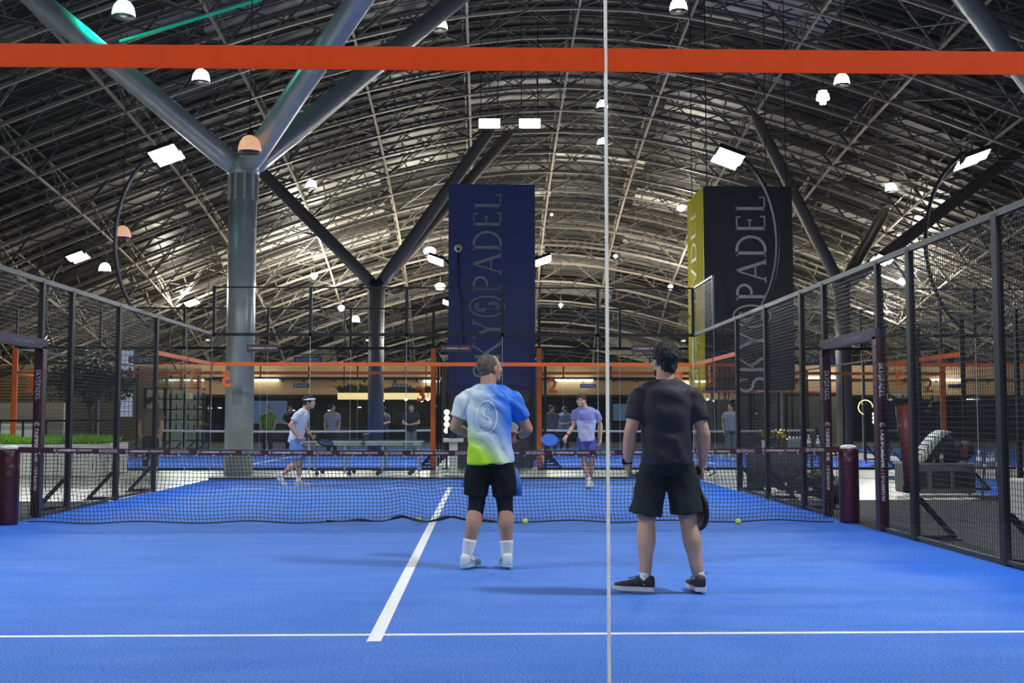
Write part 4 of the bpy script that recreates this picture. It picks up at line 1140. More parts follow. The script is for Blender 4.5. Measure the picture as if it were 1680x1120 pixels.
# --- player near right: dark shirt, seen from behind
J2 = dict(pelvis=(.01,0,.95), chest=(.0,0,1.28), neck=(-.002,-.005,1.525), head=(-.008,.02,1.655), face=(-.45,.88,-.06),
          shl=(-.182,0,1.398), shr=(.187,0,1.398), ell=(-.262,-.02,1.14), elr=(.272,-.02,1.13), wrl=(-.268,.06,.915), wrr=(.270,.05,.905),
          hdl=(.06,.05,-1), hdr=(-.05,.05,-1), hnl=(1,.1,0), hnr=(-1,.1,0), htl=(.3,1,0), htr=(-.3,1,0), curll=1.25, curlr=1.25,
          hipl=(-.085,0,.90), hipr=(.105,0,.90), knl=(-.145,.02,.50), knr=(.160,.03,.50), anl=(-.160,-.01,.095), anr=(.225,0,.095), ftl=(-1,.55,0), ftr=(-.08,1,0))
G2 = at(1095, 969, 8.1); L2 = (G2.x, G2.y, 0)
p2 = person(L2, 'man in plain dark shirt and black shorts, seen from behind on the right', J2, SKINP, .0075)
DSH = mat('dark plum grey shirt', (.015,.012,.024), .75, 0, .02, 90, var=.08)
shirt(p2, J2, DSH, (.008,0,.905), .66, 1.06, .008, folds(38, .0055, (.5,.1,.85), .8), (.190,.135), .070)
shorts(p2, J2, mat('black loose shorts', (.006,.009,.009), .8, 0, .15, 40), (.01,0,.955), [(-.150,.01,.555), (.140,.01,.565)], (.178,.135), (.112,.122), .008, folds(34, .006, (1,.2,.25)))
HAIRB = mat('black wavy hair', (.010,.009,.010), .55, 0, 1.0, 110, var=.4, vscale=30)
hair(p2, J2, HAIRB, 1.06, (.086,.102,.100), (0,-.026,.038), (((0,-.055,-.03),(.066,.048,.07)), ((.04,.02,.10),(.05,.05,.035))), jag=.007)
hair(p2, J2, HAIRB, 1.06, (.058,.058,.040), (0,.028,-.072), name='beard', jag=.003)
eyes(p2, J2)
SHB = mat('black running shoe', (.014,.014,.017), .6, 0, .3, 60); SOLW = mat('off white sole', (.62,.60,.60), .6)
sock(p2, V(J2['anl']) + V((0,0,.055)), J2['anl'], SOCKW, .040, .040); sock(p2, V(J2['anr']) + V((0,0,.055)), J2['anr'], SOCKW, .040, .040)
shoe(p2, J2['anl'], (-1,.42), 0, SHB, SOLW, .30, mat('black lace', (.03,.03,.035), .7)); shoe(p2, J2['anr'], (-.1,1), 0, SHB, SOLW, .30, mat('black lace', (.03,.03,.035), .7))
mb = MB(); c_ = V(J2['wrl']); mb.tube([c_ + V((0,0,.032)), c_ + V((0,0,-.002))], [.034,.034], 16); wt = mb.build('watch', BLACK, p2, True)
mb = MB(); mb.box(c_ + V((-.045,-.03,-.006)), c_ + V((-.028,.015,.036))); mb.build('watch_case', mat('dark watch case', (.02,.02,.02), .2), wt, bevel=.004)
racket(V(L2) + V((.235,.075,.835)), (.03,.12,-1), (1,.35,.05), 'black and red padel racket hanging from the hand of the dark shirted man', mat('red and black racket face', (.30,.03,.02), .4, var=.9, vscale=9), BLACK)
mb = MB(); q = V(J2['wrr']) + V((0,.0,-.02)); mb.tube([q + V((.03*math.cos(a) + .02, .03*math.sin(a), .012*math.sin(a*2) - .01)) for a in [k*math.tau/12 for k in range(12)]] , .005, 6, closed=True)
mb.tube([q + V((.03,-.02,.0)), q + V((.075,-.03,-.01)), q + V((.085,-.03,-.035)), q + V((.04,-.02,-.055))], .005, 6); mb.build('strap', BLACK, p2, True)

# --- far left player in profile
J3 = dict(pelvis=(.04,0,.88), chest=(.115,0,1.18), neck=(.20,0,1.42), head=(.285,-.01,1.545), face=(1,-.12,-.05), side=(.15,-1,0), hup=(-.12,0,1),
          shl=(.145,.17,1.33), shr=(.13,-.17,1.335), elr=(-.015,-.24,1.12), wrr=(.13,-.20,.90), ell=(.19,.22,1.08), wrl=(.31,.10,.92),
          hdr=(.6,.3,-.5), hdl=(.7,-.4,-.3), hnr=(.5,.5,-.2), hnl=(.2,-.8,0), htr=(0,0,1), htl=(0,0,1), curll=1.2, curlr=.9,
          hipl=(.05,.09,.85), hipr=(.04,-.09,.85), knl=(.12,.09,.47), knr=(.10,-.10,.46), slim=.86, anl=(.09,.09,.10), anr=(-.215,-.08,.20), ftl=(1,-.2,0), ftr=(.8,0,-.8), calf=(-1,0,0))
G3 = at(480, 799, 20.7); L3 = (G3.x, G3.y, 0)
p3 = person(L3, 'player in white shirt and white headband stepping right behind the net', J3, SKINP, .010)
shirt(p3, J3, mat('white grey shirt', (.50,.53,.62), .7, 0, .1, 20), (.03,0,.80), .62, 1.0, .010, folds(34, .006, (.5,.3,.8)), (.160,.140), .07)
shorts(p3, J3, mat('light blue shorts', (.13,.24,.52), .7, 0, .1, 20), (.035,0,.88), [(.115,.09,.50), (.09,-.10,.50)], (.130,.115), (.105,.100), .010, folds(40, .006, (1,.2,.2)))
hair(p3, J3, HAIRB, 1.06, (.088,.104,.098), (0,-.022,.040), (((0,-.07,-.035),(.055,.045,.055)),), jag=.008); eyes(p3, J3)
R3 = frame(J3['face'], J3['hup']); mb = MB(); mb.tube([V(J3['head']) + R3 @ V((.083*math.cos(a), -.006 + .102*math.sin(a), .052 + .012*math.sin(a))) for a in [k*math.tau/28 for k in range(28)]], .017, 8, closed=True); mb.build('headband', mat('white headband', (.8,.8,.82), .8), p3, True)
OFW = mat('cream court shoe', (.60,.60,.50), .6, 0, .3, 30, var=.3, vscale=20)
sock(p3, V(J3['anl']) + V((0,0,.10)), J3['anl'], SOCKW, .042, .040); sock(p3, V(J3['anr']) + V((.09,0,.08)), J3['anr'], SOCKW, .042, .040)
shoe(p3, J3['anl'], (1,-.15), 0, OFW, WHT, .29, mat('olive trim', (.15,.16,.10), .7)); shoe(p3, V(J3['anr']) + V((-.0,0,.03)), (1,-.05), .80, OFW, WHT, .29, mat('olive trim', (.15,.16,.10), .7))
mb = MB(); c_ = V(J3['wrl']); mb.tube([c_ + V((-.03,.03,.03)), c_ + V((-.012,.012,.012))], [.031,.031], 12); mb.build('watch', BLACK, p3, True)
racket(V(L3) + V((.345,.06,.895)), (1,-.15,-.35), (.35,-.45,1), 'dark patterned padel racket held by the player with the headband', mat('dark blue racket face', (.03,.04,.12), .4, var=.9, vscale=20), BLACK)

# --- far right player facing the camera
J4 = dict(pelvis=(.03,0,.92), chest=(.02,-.01,1.22), neck=(.0,-.02,1.46), head=(-.07,-.05,1.565), face=(-.25,-1,-.05), side=(-1,.12,0),
          shr=(-.165,.02,1.36), shl=(.20,-.02,1.35), elr=(-.20,.0,1.13), wrr=(-.345,-.12,.93), ell=(.285,-.02,1.12), wrl=(.275,-.05,.87),
          hdr=(-.6,-.4,-.5), hdl=(0,0,-1), hnr=(.2,0,-1), hnl=(-1,0,0), htr=(0,-1,0), htl=(0,-1,0), curll=.5, curlr=1.1,
          hipl=(.115,0,.87), hipr=(-.055,0,.87), slim=.88, knl=(.125,-.05,.48), knr=(-.02,-.02,.49), anl=(.09,.08,.10), anr=(.055,-.13,.10), ftl=(.1,-1,0), ftr=(-.1,-1,0), calf=(0,1,0))
G4 = at(960, 799, 20.5); L4 = (G4.x, G4.y, 0)
p4 = person(L4, 'player in lavender and white shirt walking towards the net', J4, SKINP, .010)
def two_tone():
    m = bpy.data.materials.new('lavender over white shirt'); m.use_nodes = True; nt, N, L = nodes_of(m); b = N['Principled BSDF']; b.inputs['Roughness'].default_value = .7
    tc = N.new('ShaderNodeTexCoord'); sp = N.new('ShaderNodeSeparateXYZ'); L.new(tc.outputs['Object'], sp.inputs[0])
    ab = N.new('ShaderNodeMath'); ab.operation = 'GREATER_THAN'; L.new(sp.outputs[2], ab.inputs[0]); ab.inputs[1].default_value = 1.215
    mx = N.new('ShaderNodeMix'); mx.data_type = 'RGBA'; L.new(ab.outputs[0], mx.inputs[0]); mx.inputs[6].default_value = (.52,.52,.70,1); mx.inputs[7].default_value = (.20,.21,.48,1)
    L.new(mx.outputs[2], b.inputs['Base Color']); return m
shirt(p4, J4, two_tone(), (.03,0,.84), .66, 1.0, .010, folds(40, .005, (.5,.3,.8)), (.158,.13), .07)
shorts(p4, J4, mat('purple blue shorts', (.08,.09,.30), .7, 0, .1, 20), (.03,0,.92), [(.13,-.03,.55), (-.03,-.02,.56)], (.135,.110), (.100,.100), .010, folds(40, .006, (1,.2,.2)))
hair(p4, J4, mat('short brown hair', (.05,.03,.02), .85, 0, .8, 90), 1.06, (.081,.100,.084), (0,-.014,.047), jag=.003); eyes(p4, J4)
sock(p4, V(J4['anl']) + V((0,0,.10)), J4['anl'], SOCKW, .042, .040); sock(p4, V(J4['anr']) + V((0,0,.10)), J4['anr'], SOCKW, .042, .040)
shoe(p4, J4['anl'], (.1,-1), 0, OFW, WHT, .28, LETTER); shoe(p4, J4['anr'], (-.1,-1), 0, OFW, WHT, .28, LETTER)
mb = MB(); c_ = V(J4['wrr']); mb.tube([c_ + V((.03,.02,.04)), c_ + V((.012,.01,.015))], [.031,.031], 12); mb.build('wristband', mat('red wristband', (.3,.02,.03), .6), p4, True)
racket(V(L4) + V((-.40,-.14,.875)), (-1,-.1,-.05), (.1,-.75,.6), 'bright blue padel racket held low by the player in lavender', mat('bright blue racket face', (.01,.12,.55), .4), mat('blue racket rim', (.01,.08,.40), .4))

# --- people standing around behind the courts
def bystander(px, pyfoot, d, label, shirtm, legm, pose=0, hk=1., face=(0,-1,0), skin=SKINP):
    g = at(px, 600, d); sg = 1 if face[1] <= 0 else -1
    J = dict(pelvis=(0,0,.93), chest=(0,0,1.25), neck=(0,0,1.48), head=(0,-.02*sg,1.61), face=face, side=(-sg,0,0),
             shl=(.19*sg,0,1.38), shr=(-.19*sg,0,1.38), ell=(.25*sg,0,1.1), elr=(-.25*sg,0,1.1), wrl=(.23*sg,-.05,.86), wrr=(-.23*sg,-.05,.86),
             hipl=(.09*sg,0,.88), hipr=(-.09*sg,0,.88), knl=(.10*sg,0,.49), knr=(-.11*sg,0,.49), anl=(.11*sg,0,.10), anr=(-.13*sg,0,.10), ftl=(.1,-sg,0), ftr=(-.1,-sg,0))
    if pose == 1: J['wrl'] = (.05,-.22,1.08); J['wrr'] = (-.05,-.22,1.05); J['ell'] = (.26,-.04,1.12); J['elr'] = (-.26,-.04,1.12); J['hdl'] = (-.7,-.3,0); J['hdr'] = (.7,-.3,0)
    o = person((g.x, g.y, 0), label, J, skin, .016, 'people around the far courts')
    shirt(o, J, shirtm, (0,0,.86), .6, 1.18, .016, None, (.18,.145)); shorts(o, J, legm, (0,0,.93), [(.11*sg,0,.16), (-.12*sg,0,.16)], (.15,.115), (.095,.065), .016, name='trousers')
    hair(o, J, HAIRB, 1.06); 
    for a, f in ((J['anl'], J['ftl']), (J['anr'], J['ftr'])): shoe(o, a, f, 0, SHB, SOLW, .28)
    o.scale = (hk, hk, hk); return o
GREY = mat('grey hoodie', (.13,.14,.16), .8); NVY = mat('dark navy top', (.02,.022,.03), .8); LGREY = mat('light grey jacket', (.26,.28,.32), .8)
def zebra():
    m = mat('green and black striped shirt', (.3,.5,.02), .7); nt, N, L = nodes_of(m); w = N.new('ShaderNodeTexWave'); w.inputs['Scale'].default_value = 6; w.inputs['Distortion'].default_value = 9; w.inputs['Detail'].default_value = 1
    tc = N.new('ShaderNodeTexCoord'); L.new(tc.outputs['Object'], w.inputs['Vector']); r = N.new('ShaderNodeValToRGB'); r.color_ramp.interpolation = 'CONSTANT'
    r.color_ramp.elements[0].color = (.01,.02,.01,1); r.color_ramp.elements[1].color = (.30,.50,.02,1); r.color_ramp.elements[1].position = .45
    L.new(w.outputs['Fac'], r.inputs[0]); L.new(r.outputs[0], N['Principled BSDF'].inputs['Base Color']); return m
bystander(441, 0, 41, 'onlooker in green and black striped shirt left of the headbanded player', zebra(), NVY)
bystander(478, 0, 42, 'onlooker in dark clothes standing close behind the headbanded player', NVY, NVY, 1)
bystander(546, 0, 39, 'onlooker in grey hoodie behind the left half of the table tennis tables', LGREY, NVY, 0, 1, (.9,-.3,0))
bystander(675, 0, 37, 'onlooker in black top with folded arms beside the left orange post', NVY, GREY, 1)
bystander(629, 0, 44, 'onlooker in grey beside the dull brown column', GREY, NVY, 1, 1, (-.9,-.3,0))
bystander(905, 0, 41, 'onlooker in grey hoodie right of the right orange post', GREY, NVY, 0, 1, (.6,-.6,0))
bystander(926, 0, 43, 'onlooker in pale jacket left of the player in lavender', LGREY, NVY, 1, 1, (-.8,-.4,0))
bystander(250, 0, 26, 'person in tan top walking behind the left mesh fence', mat('tan top', (.16,.12,.09), .8), NVY, 0, 1, (.9,.2,0))
bystander(1198, 0, 35, 'onlooker in pale grey top just left of the black bags', LGREY, GREY, 0, 1, (-.8,-.4,0))
# ------------------------------------------------------------ balls
BALL = mat('yellow felt ball', (.62,.78,.03), .9, 0, .5, 120)
for px, py, d, lb in ((1211,856,13.35,'yellow padel ball at the foot of the net near the right post'), (862,853,13.42,'yellow padel ball at the net just right of the lime shirted man'),
                      (687,854,13.70,'yellow padel ball half hidden under the lifted hem of the net'), (478,741,25,'white ball in the air')):
    if 'air' in lb: continue
    p = at(px, py, d); T = thing('padel_ball', lb, 'ball', (p.x, p.y, .034 + .002), random.random()*6)
    m = MB(); m.ell((0,0,0), (.033,.033,.033), n=20, m=14); m.build('felt', BALL, T, True)
    m = MB(); m.tube([(.0332*math.cos(a)*math.cos(.55*math.sin(2*a)), .0332*math.sin(a)*math.cos(.55*math.sin(2*a)), .0332*math.sin(.55*math.sin(2*a))) for a in [k*math.tau/32 for k in range(32)]], .0016, 5, closed=True); m.build('seam', LETTER, T, True)

# ------------------------------------------------------------ planter with grass and a small tree
PW = mat('white planter cladding', (.82,.81,.74), .6, 0, .05, 2)
p = at(162, 780, 24.8)
T = thing('planter', 'long white planter box full of bright green grass behind the left fence', 'planter', (p.x - 3, p.y + 1.0, 0))
m = MB(); m.box((-3.0,-1.0,0), (3.0,1.0,.70)); m.build('box', PW, T, bevel=.02)
m = MB(); m.box((-2.9,-.9,.66), (2.9,.9,.715)); m.build('soil', mat('soil', (.03,.022,.015), .95), T)
m = MB()
for k in range(9000):
    x, y = random.uniform(-2.9,2.9), random.uniform(-.93,.9); h = random.uniform(.10,.24)*(.8+.5*noise.noise(V((x*1.5,y*2,0)))); a = random.random()*6.3; w = .008
    lx, ly = math.cos(a)*.07, math.sin(a)*.07
    m.add([(x-w*math.sin(a),y+w*math.cos(a),.70),(x+w*math.sin(a),y-w*math.cos(a),.70),(x+lx*.4,y+ly*.4,.70+h*.7),(x+lx,y+ly,.70+h)], [(0,1,2),(0,2,3)])
m.build('grass', mat('bright lawn grass', (.26,.60,.03), .7, 0, 0, var=.3, vscale=4), T)['kind'] = 'stuff'
def tree(x, y, z0, h, r, label, n=900, name='potted_tree'):
    T = thing(name, label, 'tree', (x, y, z0)); BK = mat('bark', (.07,.05,.035), .9, 0, .5, 30)
    m = MB(); m.tube([(0,0,0),(.05,0,h*.25),(-.04,.02,h*.45),(.02,0,h*.65)], [.07,.055,.045,.03], 8)
    cs = []
    for k in range(7):
        a = k*math.tau/7; c = V((math.cos(a)*r*.6, math.sin(a)*r*.5, h*(.66+.16*random.random()))); cs.append(c)
        m.tube([(0,0,h*.4), c*.55 + V((0,0,h*.25)), c], [.03,.02,.01], 6)
    cs.append(V((0,0,h*.82))); m.build('trunk', BK, T, True)
    m = MB()
    for k in range(n):
        c = random.choice(cs); d = V((random.gauss(0,1), random.gauss(0,1), random.gauss(0,.6))); d = d.normalized()*r*.5*random.random()**.4; q = c + d
        u = V((random.gauss(0,1), random.gauss(0,1), random.gauss(0,.5))).normalized(); w = u.cross(V((0,0,1))).normalized()*.035; u = u*.08
        m.add([q-u, q+w, q+u, q-w], [(0,1,2,3)])
    m.build('foliage', mat('dark ficus leaves', (.035,.075,.03), .6, 0, 0, var=.4, vscale=3), T); return T
q = at(146, 700, 26.2); tree(q.x, q.y, .715, 2.0, 1.0, 'small dark leaved tree growing from the grass planter', 5200)

# ------------------------------------------------------------ table tennis tables
def tt(px0, px1, d, label, netted):
    a, b = at(px0, 722, d), at(px1, 722, d); L_ = b.x - a.x; T = thing('table_tennis_table', label, 'table', ((a.x+b.x)/2, a.y + .55, 0))
    TOP = mat('dark slate table top', (.02,.03,.045), .9, spec=.1); AP = mat('pale blue grey apron', (.33,.42,.43), .5); LG = mat('grey blue table leg', (.42,.48,.52), .5, .2)
    for s in (-1, 1):
        m = MB(); x0, x1 = (-L_/2, -.012) if s < 0 else (.012, L_/2)
        m.box((x0,-.55,.735),(x1,.55,.76)); m.build('table_top', TOP, T)
        m = MB(); m.box((x0+.04,-.54,.66),(x1-.04,-.52,.733)); m.box((x0+.04,.52,.66),(x1-.04,.54,.733)); m.build('apron', AP, T)
        m = MB(); m.box((x0,-.556,.737),(x1,-.551,.757)); m.build('white_edge', LETTER, T)
        for xx in (x0 + .12 if s < 0 else x0 + .40, x1 - .40 if s < 0 else x1 - .12):
            for yy in (-.45, .45):
                m = MB(); m.box((xx-.02,yy-.02,.05),(xx+.02,yy+.02,.66)); m.build('leg', LG, T)
        m = MB(); m.box((x0+.18,-.47,.10),(x1-.18,-.42,.14)); m.box((x0+.18,.42,.10),(x1-.18,.47,.14))
        for xx in (x0+.3, x1-.3):
            for yy in (-.45,.45): m.ell((xx,yy,.05),(.05,.02,.05), n=12, m=8)
        m.build('undercarriage', mat('black castor frame', (.02,.02,.022), .5), T)
    if netted:
        m = MB(); m.box((-.006,-.6,.765),(.006,.6,.90)); m.build('net', mat('table net', (.02,.02,.025), .8), T)
        m = MB(); m.box((-.009,-.61,.90),(.009,.61,.915)); m.build('net_tape', LETTER, T)
    m = MB(); put(m, W('DONIC'), (L_/2-.45,-.5425,.675), (1,0,0), (0,0,1), .05); put(m, W('DONIC'), (-L_/2+.06,-.5425,.675), (1,0,0), (0,0,1), .05); m.build('lettering', BLACK, T)
    return T
tt(497, 695, 25.0, 'folding table tennis table with pale apron behind the far glass', True)
# ------------------------------------------------------------ white pedestal with electronics
p = at(744, 720, 24.9)
T = thing('pedestal', 'white pedestal table left of the lime shirted man', 'table', (p.x, p.y, 0)); WP = mat('white lacquer', (.66,.66,.58), .45)
m = MB(); m.box((-.22,-.2,.74),(.22,.2,.82)); m.build('top', WP, T, bevel=.008)
m = MB(); m.box((-.09,-.09,.05),(.09,.09,.74)); m.build('stem', WP, T, bevel=.006)
m = MB(); m.box((-.2,-.18,0),(.2,.18,.05)); m.build('foot', WP, T, bevel=.006)
T2 = thing('monitor', 'black device with small white label standing on the white pedestal', 'device', (p.x + .02, p.y - .02, .82))
m = MB(); m.box((-.10,-.05,0),(.10,.06,.03)); m.box((-.03,-.02,.03),(.03,.02,.12)); m.box((-.15,-.02,.10),(.08,.03,.24)); m.build('body', BLACK, T2, bevel=.01)
m = MB(); m.box((-.02,-.024,.13),(.04,-.021,.18)); m.build('label_plate', LETTER, T2)
def globes(px, py0, py1, d, n, label):
    a, b = at(px, py0, d), at(px, py1, d); T = thing('globe_lamp', label, 'lamp', (a.x, a.y, 0)); r = (a.z-b.z)/(n-1)/2*.98
    for k in range(n): m = MB(); m.ell((0,0,a.z+(b.z-a.z)*k/(n-1)), (r,r,r), n=14, m=10); m.build('globe', mat('warm glass globe', (.9,.88,.75), .3, emit=(1,.95,.75), estr=1.3), T, True)
    m = MB(); m.tube([(0,0,0),(0,0,a.z + .5)], .025, 8); m.lathe([(.12,0),(.12,.02),(.02,.03)], (0,0,0), 14); m.build('stand', BLACK, T)
globes(733, 676, 706, 28.45, 4, 'column of four warm globes left of the lime shirted man')
globes(1434, 679, 692, 30, 3, 'stack of small warm globes seen through the right gate')
p = at(1420, 668, 31); T = thing('ring_lamp', 'thin golden ring lamp seen through the right gate', 'lamp', p)
m = MB(); m.tube([(.2*math.cos(a), 0, .2*math.sin(a)) for a in [k*math.tau/30 for k in range(22)]], .014, 6); m.build('ring', mat('golden glow', (.9,.7,.3), .4, emit=(1,.75,.35), estr=1.8), T)
m = MB(); m.tube([(0,.02,-.2),(0,.02,-p.z+.01)], .015, 6); m.build('stand', BLACK, T)

# ------------------------------------------------------------ planted light box over the bar
a, b = at(555, 650, 60), at(708, 650, 60); w = b.x-a.x
T = thing('light_box', 'long warm glowing light box topped with plants over the bar', 'lamp', ((a.x+b.x)/2, a.y, a.z))
for k, (x0, x1) in enumerate(((-w/2, -.25), (-.2, w/2))):
    m = MB(); m.box((x0,-.3,-.16),(x1,.3,.18)); m.build('panel', mat('warm light panel', (1,.85,.6), .5, emit=(1,.68,.34), estr=1.15), T)
m = MB()
for k in range(500):
    x = random.uniform(-w/2, w/2); h = .15 + .5*abs(noise.noise(V((x*1.4, 3, 0)))) + random.random()*.15; y = random.uniform(-.3,.3); a_ = random.uniform(-.25,.25)
    m.add([(x-.03,y,.17),(x+.03,y,.17),(x+a_+.05,y,.17+h*.8),(x+a_*1.4,y,.17+h)], [(0,1,2,3)])
m.build('plants', mat('dark plants', (.02,.04,.015), .8), T)['kind'] = 'stuff'
m = MB()
for x in (-w/2+.3, -.2, w/2-.3): m.tube([(x,0,.18),(x,0,5.5)], .03, 6)
m.build('hanger', BLACK, T)
for k, px in enumerate((608, 628, 666, 692, 702)):
    q = at(px, 655 + (k % 2)*2, 59); S = thing('spot_lamp', 'tiny white spot below the planted light box', 'lamp', q, 0, 'row of spots under the light box')
    m = MB(); m.ell((0,0,0), (.08,.08,.07), n=10, m=6); m.build('bulb', mat('spot glow', (1,1,1), .4, emit=(1,.97,.85), estr=5), S, True)
    m = MB(); m.tube([(0,.05,.03),(0,.05,.5)], .015, 5); m.build('stem', BLACK, S)
# drinks cabinet behind the left fence and side counter
p = at(285, 690, 50)
T = thing('display_cabinet', 'lit display cabinet with bottles left of the silver column', 'cabinet', (p.x, p.y, 0))
m = MB(); m.box((-1.3,.25,0),(1.3,.3,2.6)); m.build('back_panel', mat('lit cabinet back', (.5,.48,.4), .5, emit=(.8,.85,.8), estr=.16), T)
m = MB()
for k in range(6): m.box((-1.3,-.15,.3+k*.45),(1.3,.25,.34+k*.45))
for x in (-1.3,-.43,.43,1.26): m.box((x,-.15,0),(x+.04,.3,2.62))
m.build('shelves', BLACK, T)
for k in range(40):
    c = random.choice(((.5,.1,.05),(.1,.35,.12),(.6,.5,.2),(.7,.7,.7),(.15,.2,.5)))
    m = MB(); x = -1.2 + (k % 10)*.262; z = .34 + (k//10 + 1)*.45; h = random.uniform(.22,.32); m.lathe([(.04,0),(.04,h*.6),(.015,h*.75),(.015,h)], (0,0,0), 8)
    o = m.build('bottle', mat('bottle glass %.1f %.1f' % c[:2], c, .3), None, True); o.location = (p.x + x, p.y, z); tag(o, 'small bottle standing in the lit display cabinet', 'bottle', 'bottles in the lit display cabinet')
# pale counter behind left orange post
p = at(12, 720, 34)
m = MB(); m.box((-1.3,-.2,0),(.85,.5,1.05)); m.box((-1.35,-.25,1.05),(.9,.55,1.1)); o = m.build('service_counter', mat('white counter', (.62,.62,.58), .5), None); o.location = (p.x, p.y, 0); tag(o, 'white counter standing behind the left orange post', 'counter')
# barrier rail behind the planter
for px0, px1, d, lb in ((0, 190, 27.2, 'black handrail behind the grass planter'), ):
    a, b = at(px0, 690, d), at(px1, 690, d); T = thing('handrail', lb, 'railing', (a.x, a.y, 0))
    m = MB(); m.tube([(0,0,a.z),(b.x-a.x,0,a.z)], .03, 6); m.build('rail', BLACK, T)
    n = 6
    for k in range(n): m = MB(); m.tube([((b.x-a.x)*k/(n-1),0,0),((b.x-a.x)*k/(n-1),0,a.z)], .025, 6); m.build('post', BLACK, T)

# ------------------------------------------------------------ right side corridor: bench, bags, tables
GR = mat('grey moulded bench', (.10,.10,.105), .55, 0, .1, 20); CUSH = mat('black recess', (.01,.01,.012), .8)
a, b = at(1478, 760, 18.4), at(1606, 760, 18.0); T = thing('bench', 'grey modular bench with black panels behind the right mesh fence', 'bench', (a.x, a.y, 0)); w = b.x-a.x
m = MB(); m.box((0,-.28,.04),(w,.3,.50)); m.build('frame', GR, T, bevel=.03)
for x0, x1 in ((.06,w*.28),(w*.36,w*.62),(w*.68,w-.03)):
    m = MB(); m.box((x0,-.292,.12),(x1,-.27,.40)); m.build('black_panel', CUSH, T, bevel=.004)
m = MB(); m.box((-.01,-.3,.50),(w+.01,.31,.53)); m.build('seat_top', mat('pale seat edge', (.22,.22,.22), .6), T, bevel=.01)
BX, BY = a.x, a.y
# bag leaning with a towel
T = thing('sports_bag', 'black sports bag standing on the grey bench', 'bag', (BX + w*.64, BY, .53)); BG = mat('black bag cloth', (.014,.014,.016), .75, 0, .4, 25)
mb = MB(); trunk(mb, [(-.32,0,.02),(-.2,0,.16),(0,0,.30),(.12,0,.40)], [.16,.20,.21,.10], [.14,.2,.2,.09], (0,1,0)); mb.ell((.12,0,.18),(.30,.18,.19)); mb.ell((.36,0,.2),(.14,.16,.16)); fuse(mb, 'bag_body', BG, T, .016, 2)
m = MB(); m.tube([(-.1,-.16,.30),(.0,-.22,.38),(.18,-.2,.36),(.26,-.17,.20)], .012, 6); m.build('strap', BG, T, True)
m = MB(); m.box((.20,-.20,.09),(.32,-.17,.26)); m.build('red_pocket', mat('dark red pocket', (.20,.012,.02), .7), T, bevel=.01)
m = MB(); rings = []
for i in range(14):
    t = i/13; x = -.50 + .50*t; z = .015 + .52*math.sin(t*1.45)**1.1; rings.append([V((x-.05,-.24+.02*math.sin(i*2),z+.0)), V((x+.07,-.235,z-.03)), V((x+.07,.10,z-.03)), V((x-.05,.10,z))])
m.rings(rings)
TW = mat('white striped towel', (.70,.72,.66), .9, 0, .4, 40); nt, N, L = nodes_of(TW); wv = N.new('ShaderNodeTexWave'); wv.inputs['Scale'].default_value = 5.5; wv.bands_direction = 'X'; wv.inputs['Distortion'].default_value = 1.5
tc = N.new('ShaderNodeTexCoord'); L.new(tc.outputs['Object'], wv.inputs['Vector']); rp = N.new('ShaderNodeValToRGB'); rp.color_ramp.elements[0].color = (.03,.06,.05,1); rp.color_ramp.elements[1].color = (.72,.74,.68,1); rp.color_ramp.elements[0].position = .12; rp.color_ramp.elements[1].position = .3
L.new(wv.outputs['Fac'], rp.inputs[0]); L.new(rp.outputs[0], N['Principled BSDF'].inputs['Base Color'])
o = m.build('towel', TW, None, True); o.location = (BX + w*.64 - .02, BY - .03, .53); tag(o, 'white striped towel draped over the black bag on the bench', 'towel')
T = thing('racket_case', 'dark racket case lying on the left end of the bench', 'bag', (BX + .22, BY, .53)); m = MB(); m.ell((0,0,.09),(.22,.16,.085)); m.build('case_body', BG, T, True)
m = MB(); m.tube([(-.1,-.1,.15),(0,-.1,.24),(.12,-.1,.15)], .01, 6); m.build('handle', BG, T, True)
CLR = mat('clear bottle plastic', (.45,.55,.60), .15, 0, spec=.8); CLR.node_tree.nodes['Principled BSDF'].inputs['Transmission Weight'].default_value = .55
def bottle(x, y, z, label, cap=(.8,.8,.8), h=.21, r=.032):
    T = thing('water_bottle', label, 'bottle', (x, y, z)); m = MB(); m.lathe([(r*.9,0),(r,.01),(r*.93,h*.3),(r,h*.45),(r,h*.65),(r*.4,h*.86),(r*.38,h*.9)], (0,0,0), 14); m.build('bottle_body', CLR, T, True)
    m = MB(); m.lathe([(r*.46,h*.88),(r*.46,h),(.001,h)], (0,0,0), 10); m.build('cap', mat('cap %.1f %.1f' % cap[:2], cap, .5), T, True)
    m = MB(); m.lathe([(r*1.02,h*.36),(r*1.02,h*.6)], (0,0,0), 14, False); m.build('label_wrap', LETTER, T, True)
bottle(BX + .48, BY - .15, .53, 'clear bottle on the bench left of the towel'); bottle(BX + .60, BY - .18, .53, 'white capped bottle on the bench beside the towel')
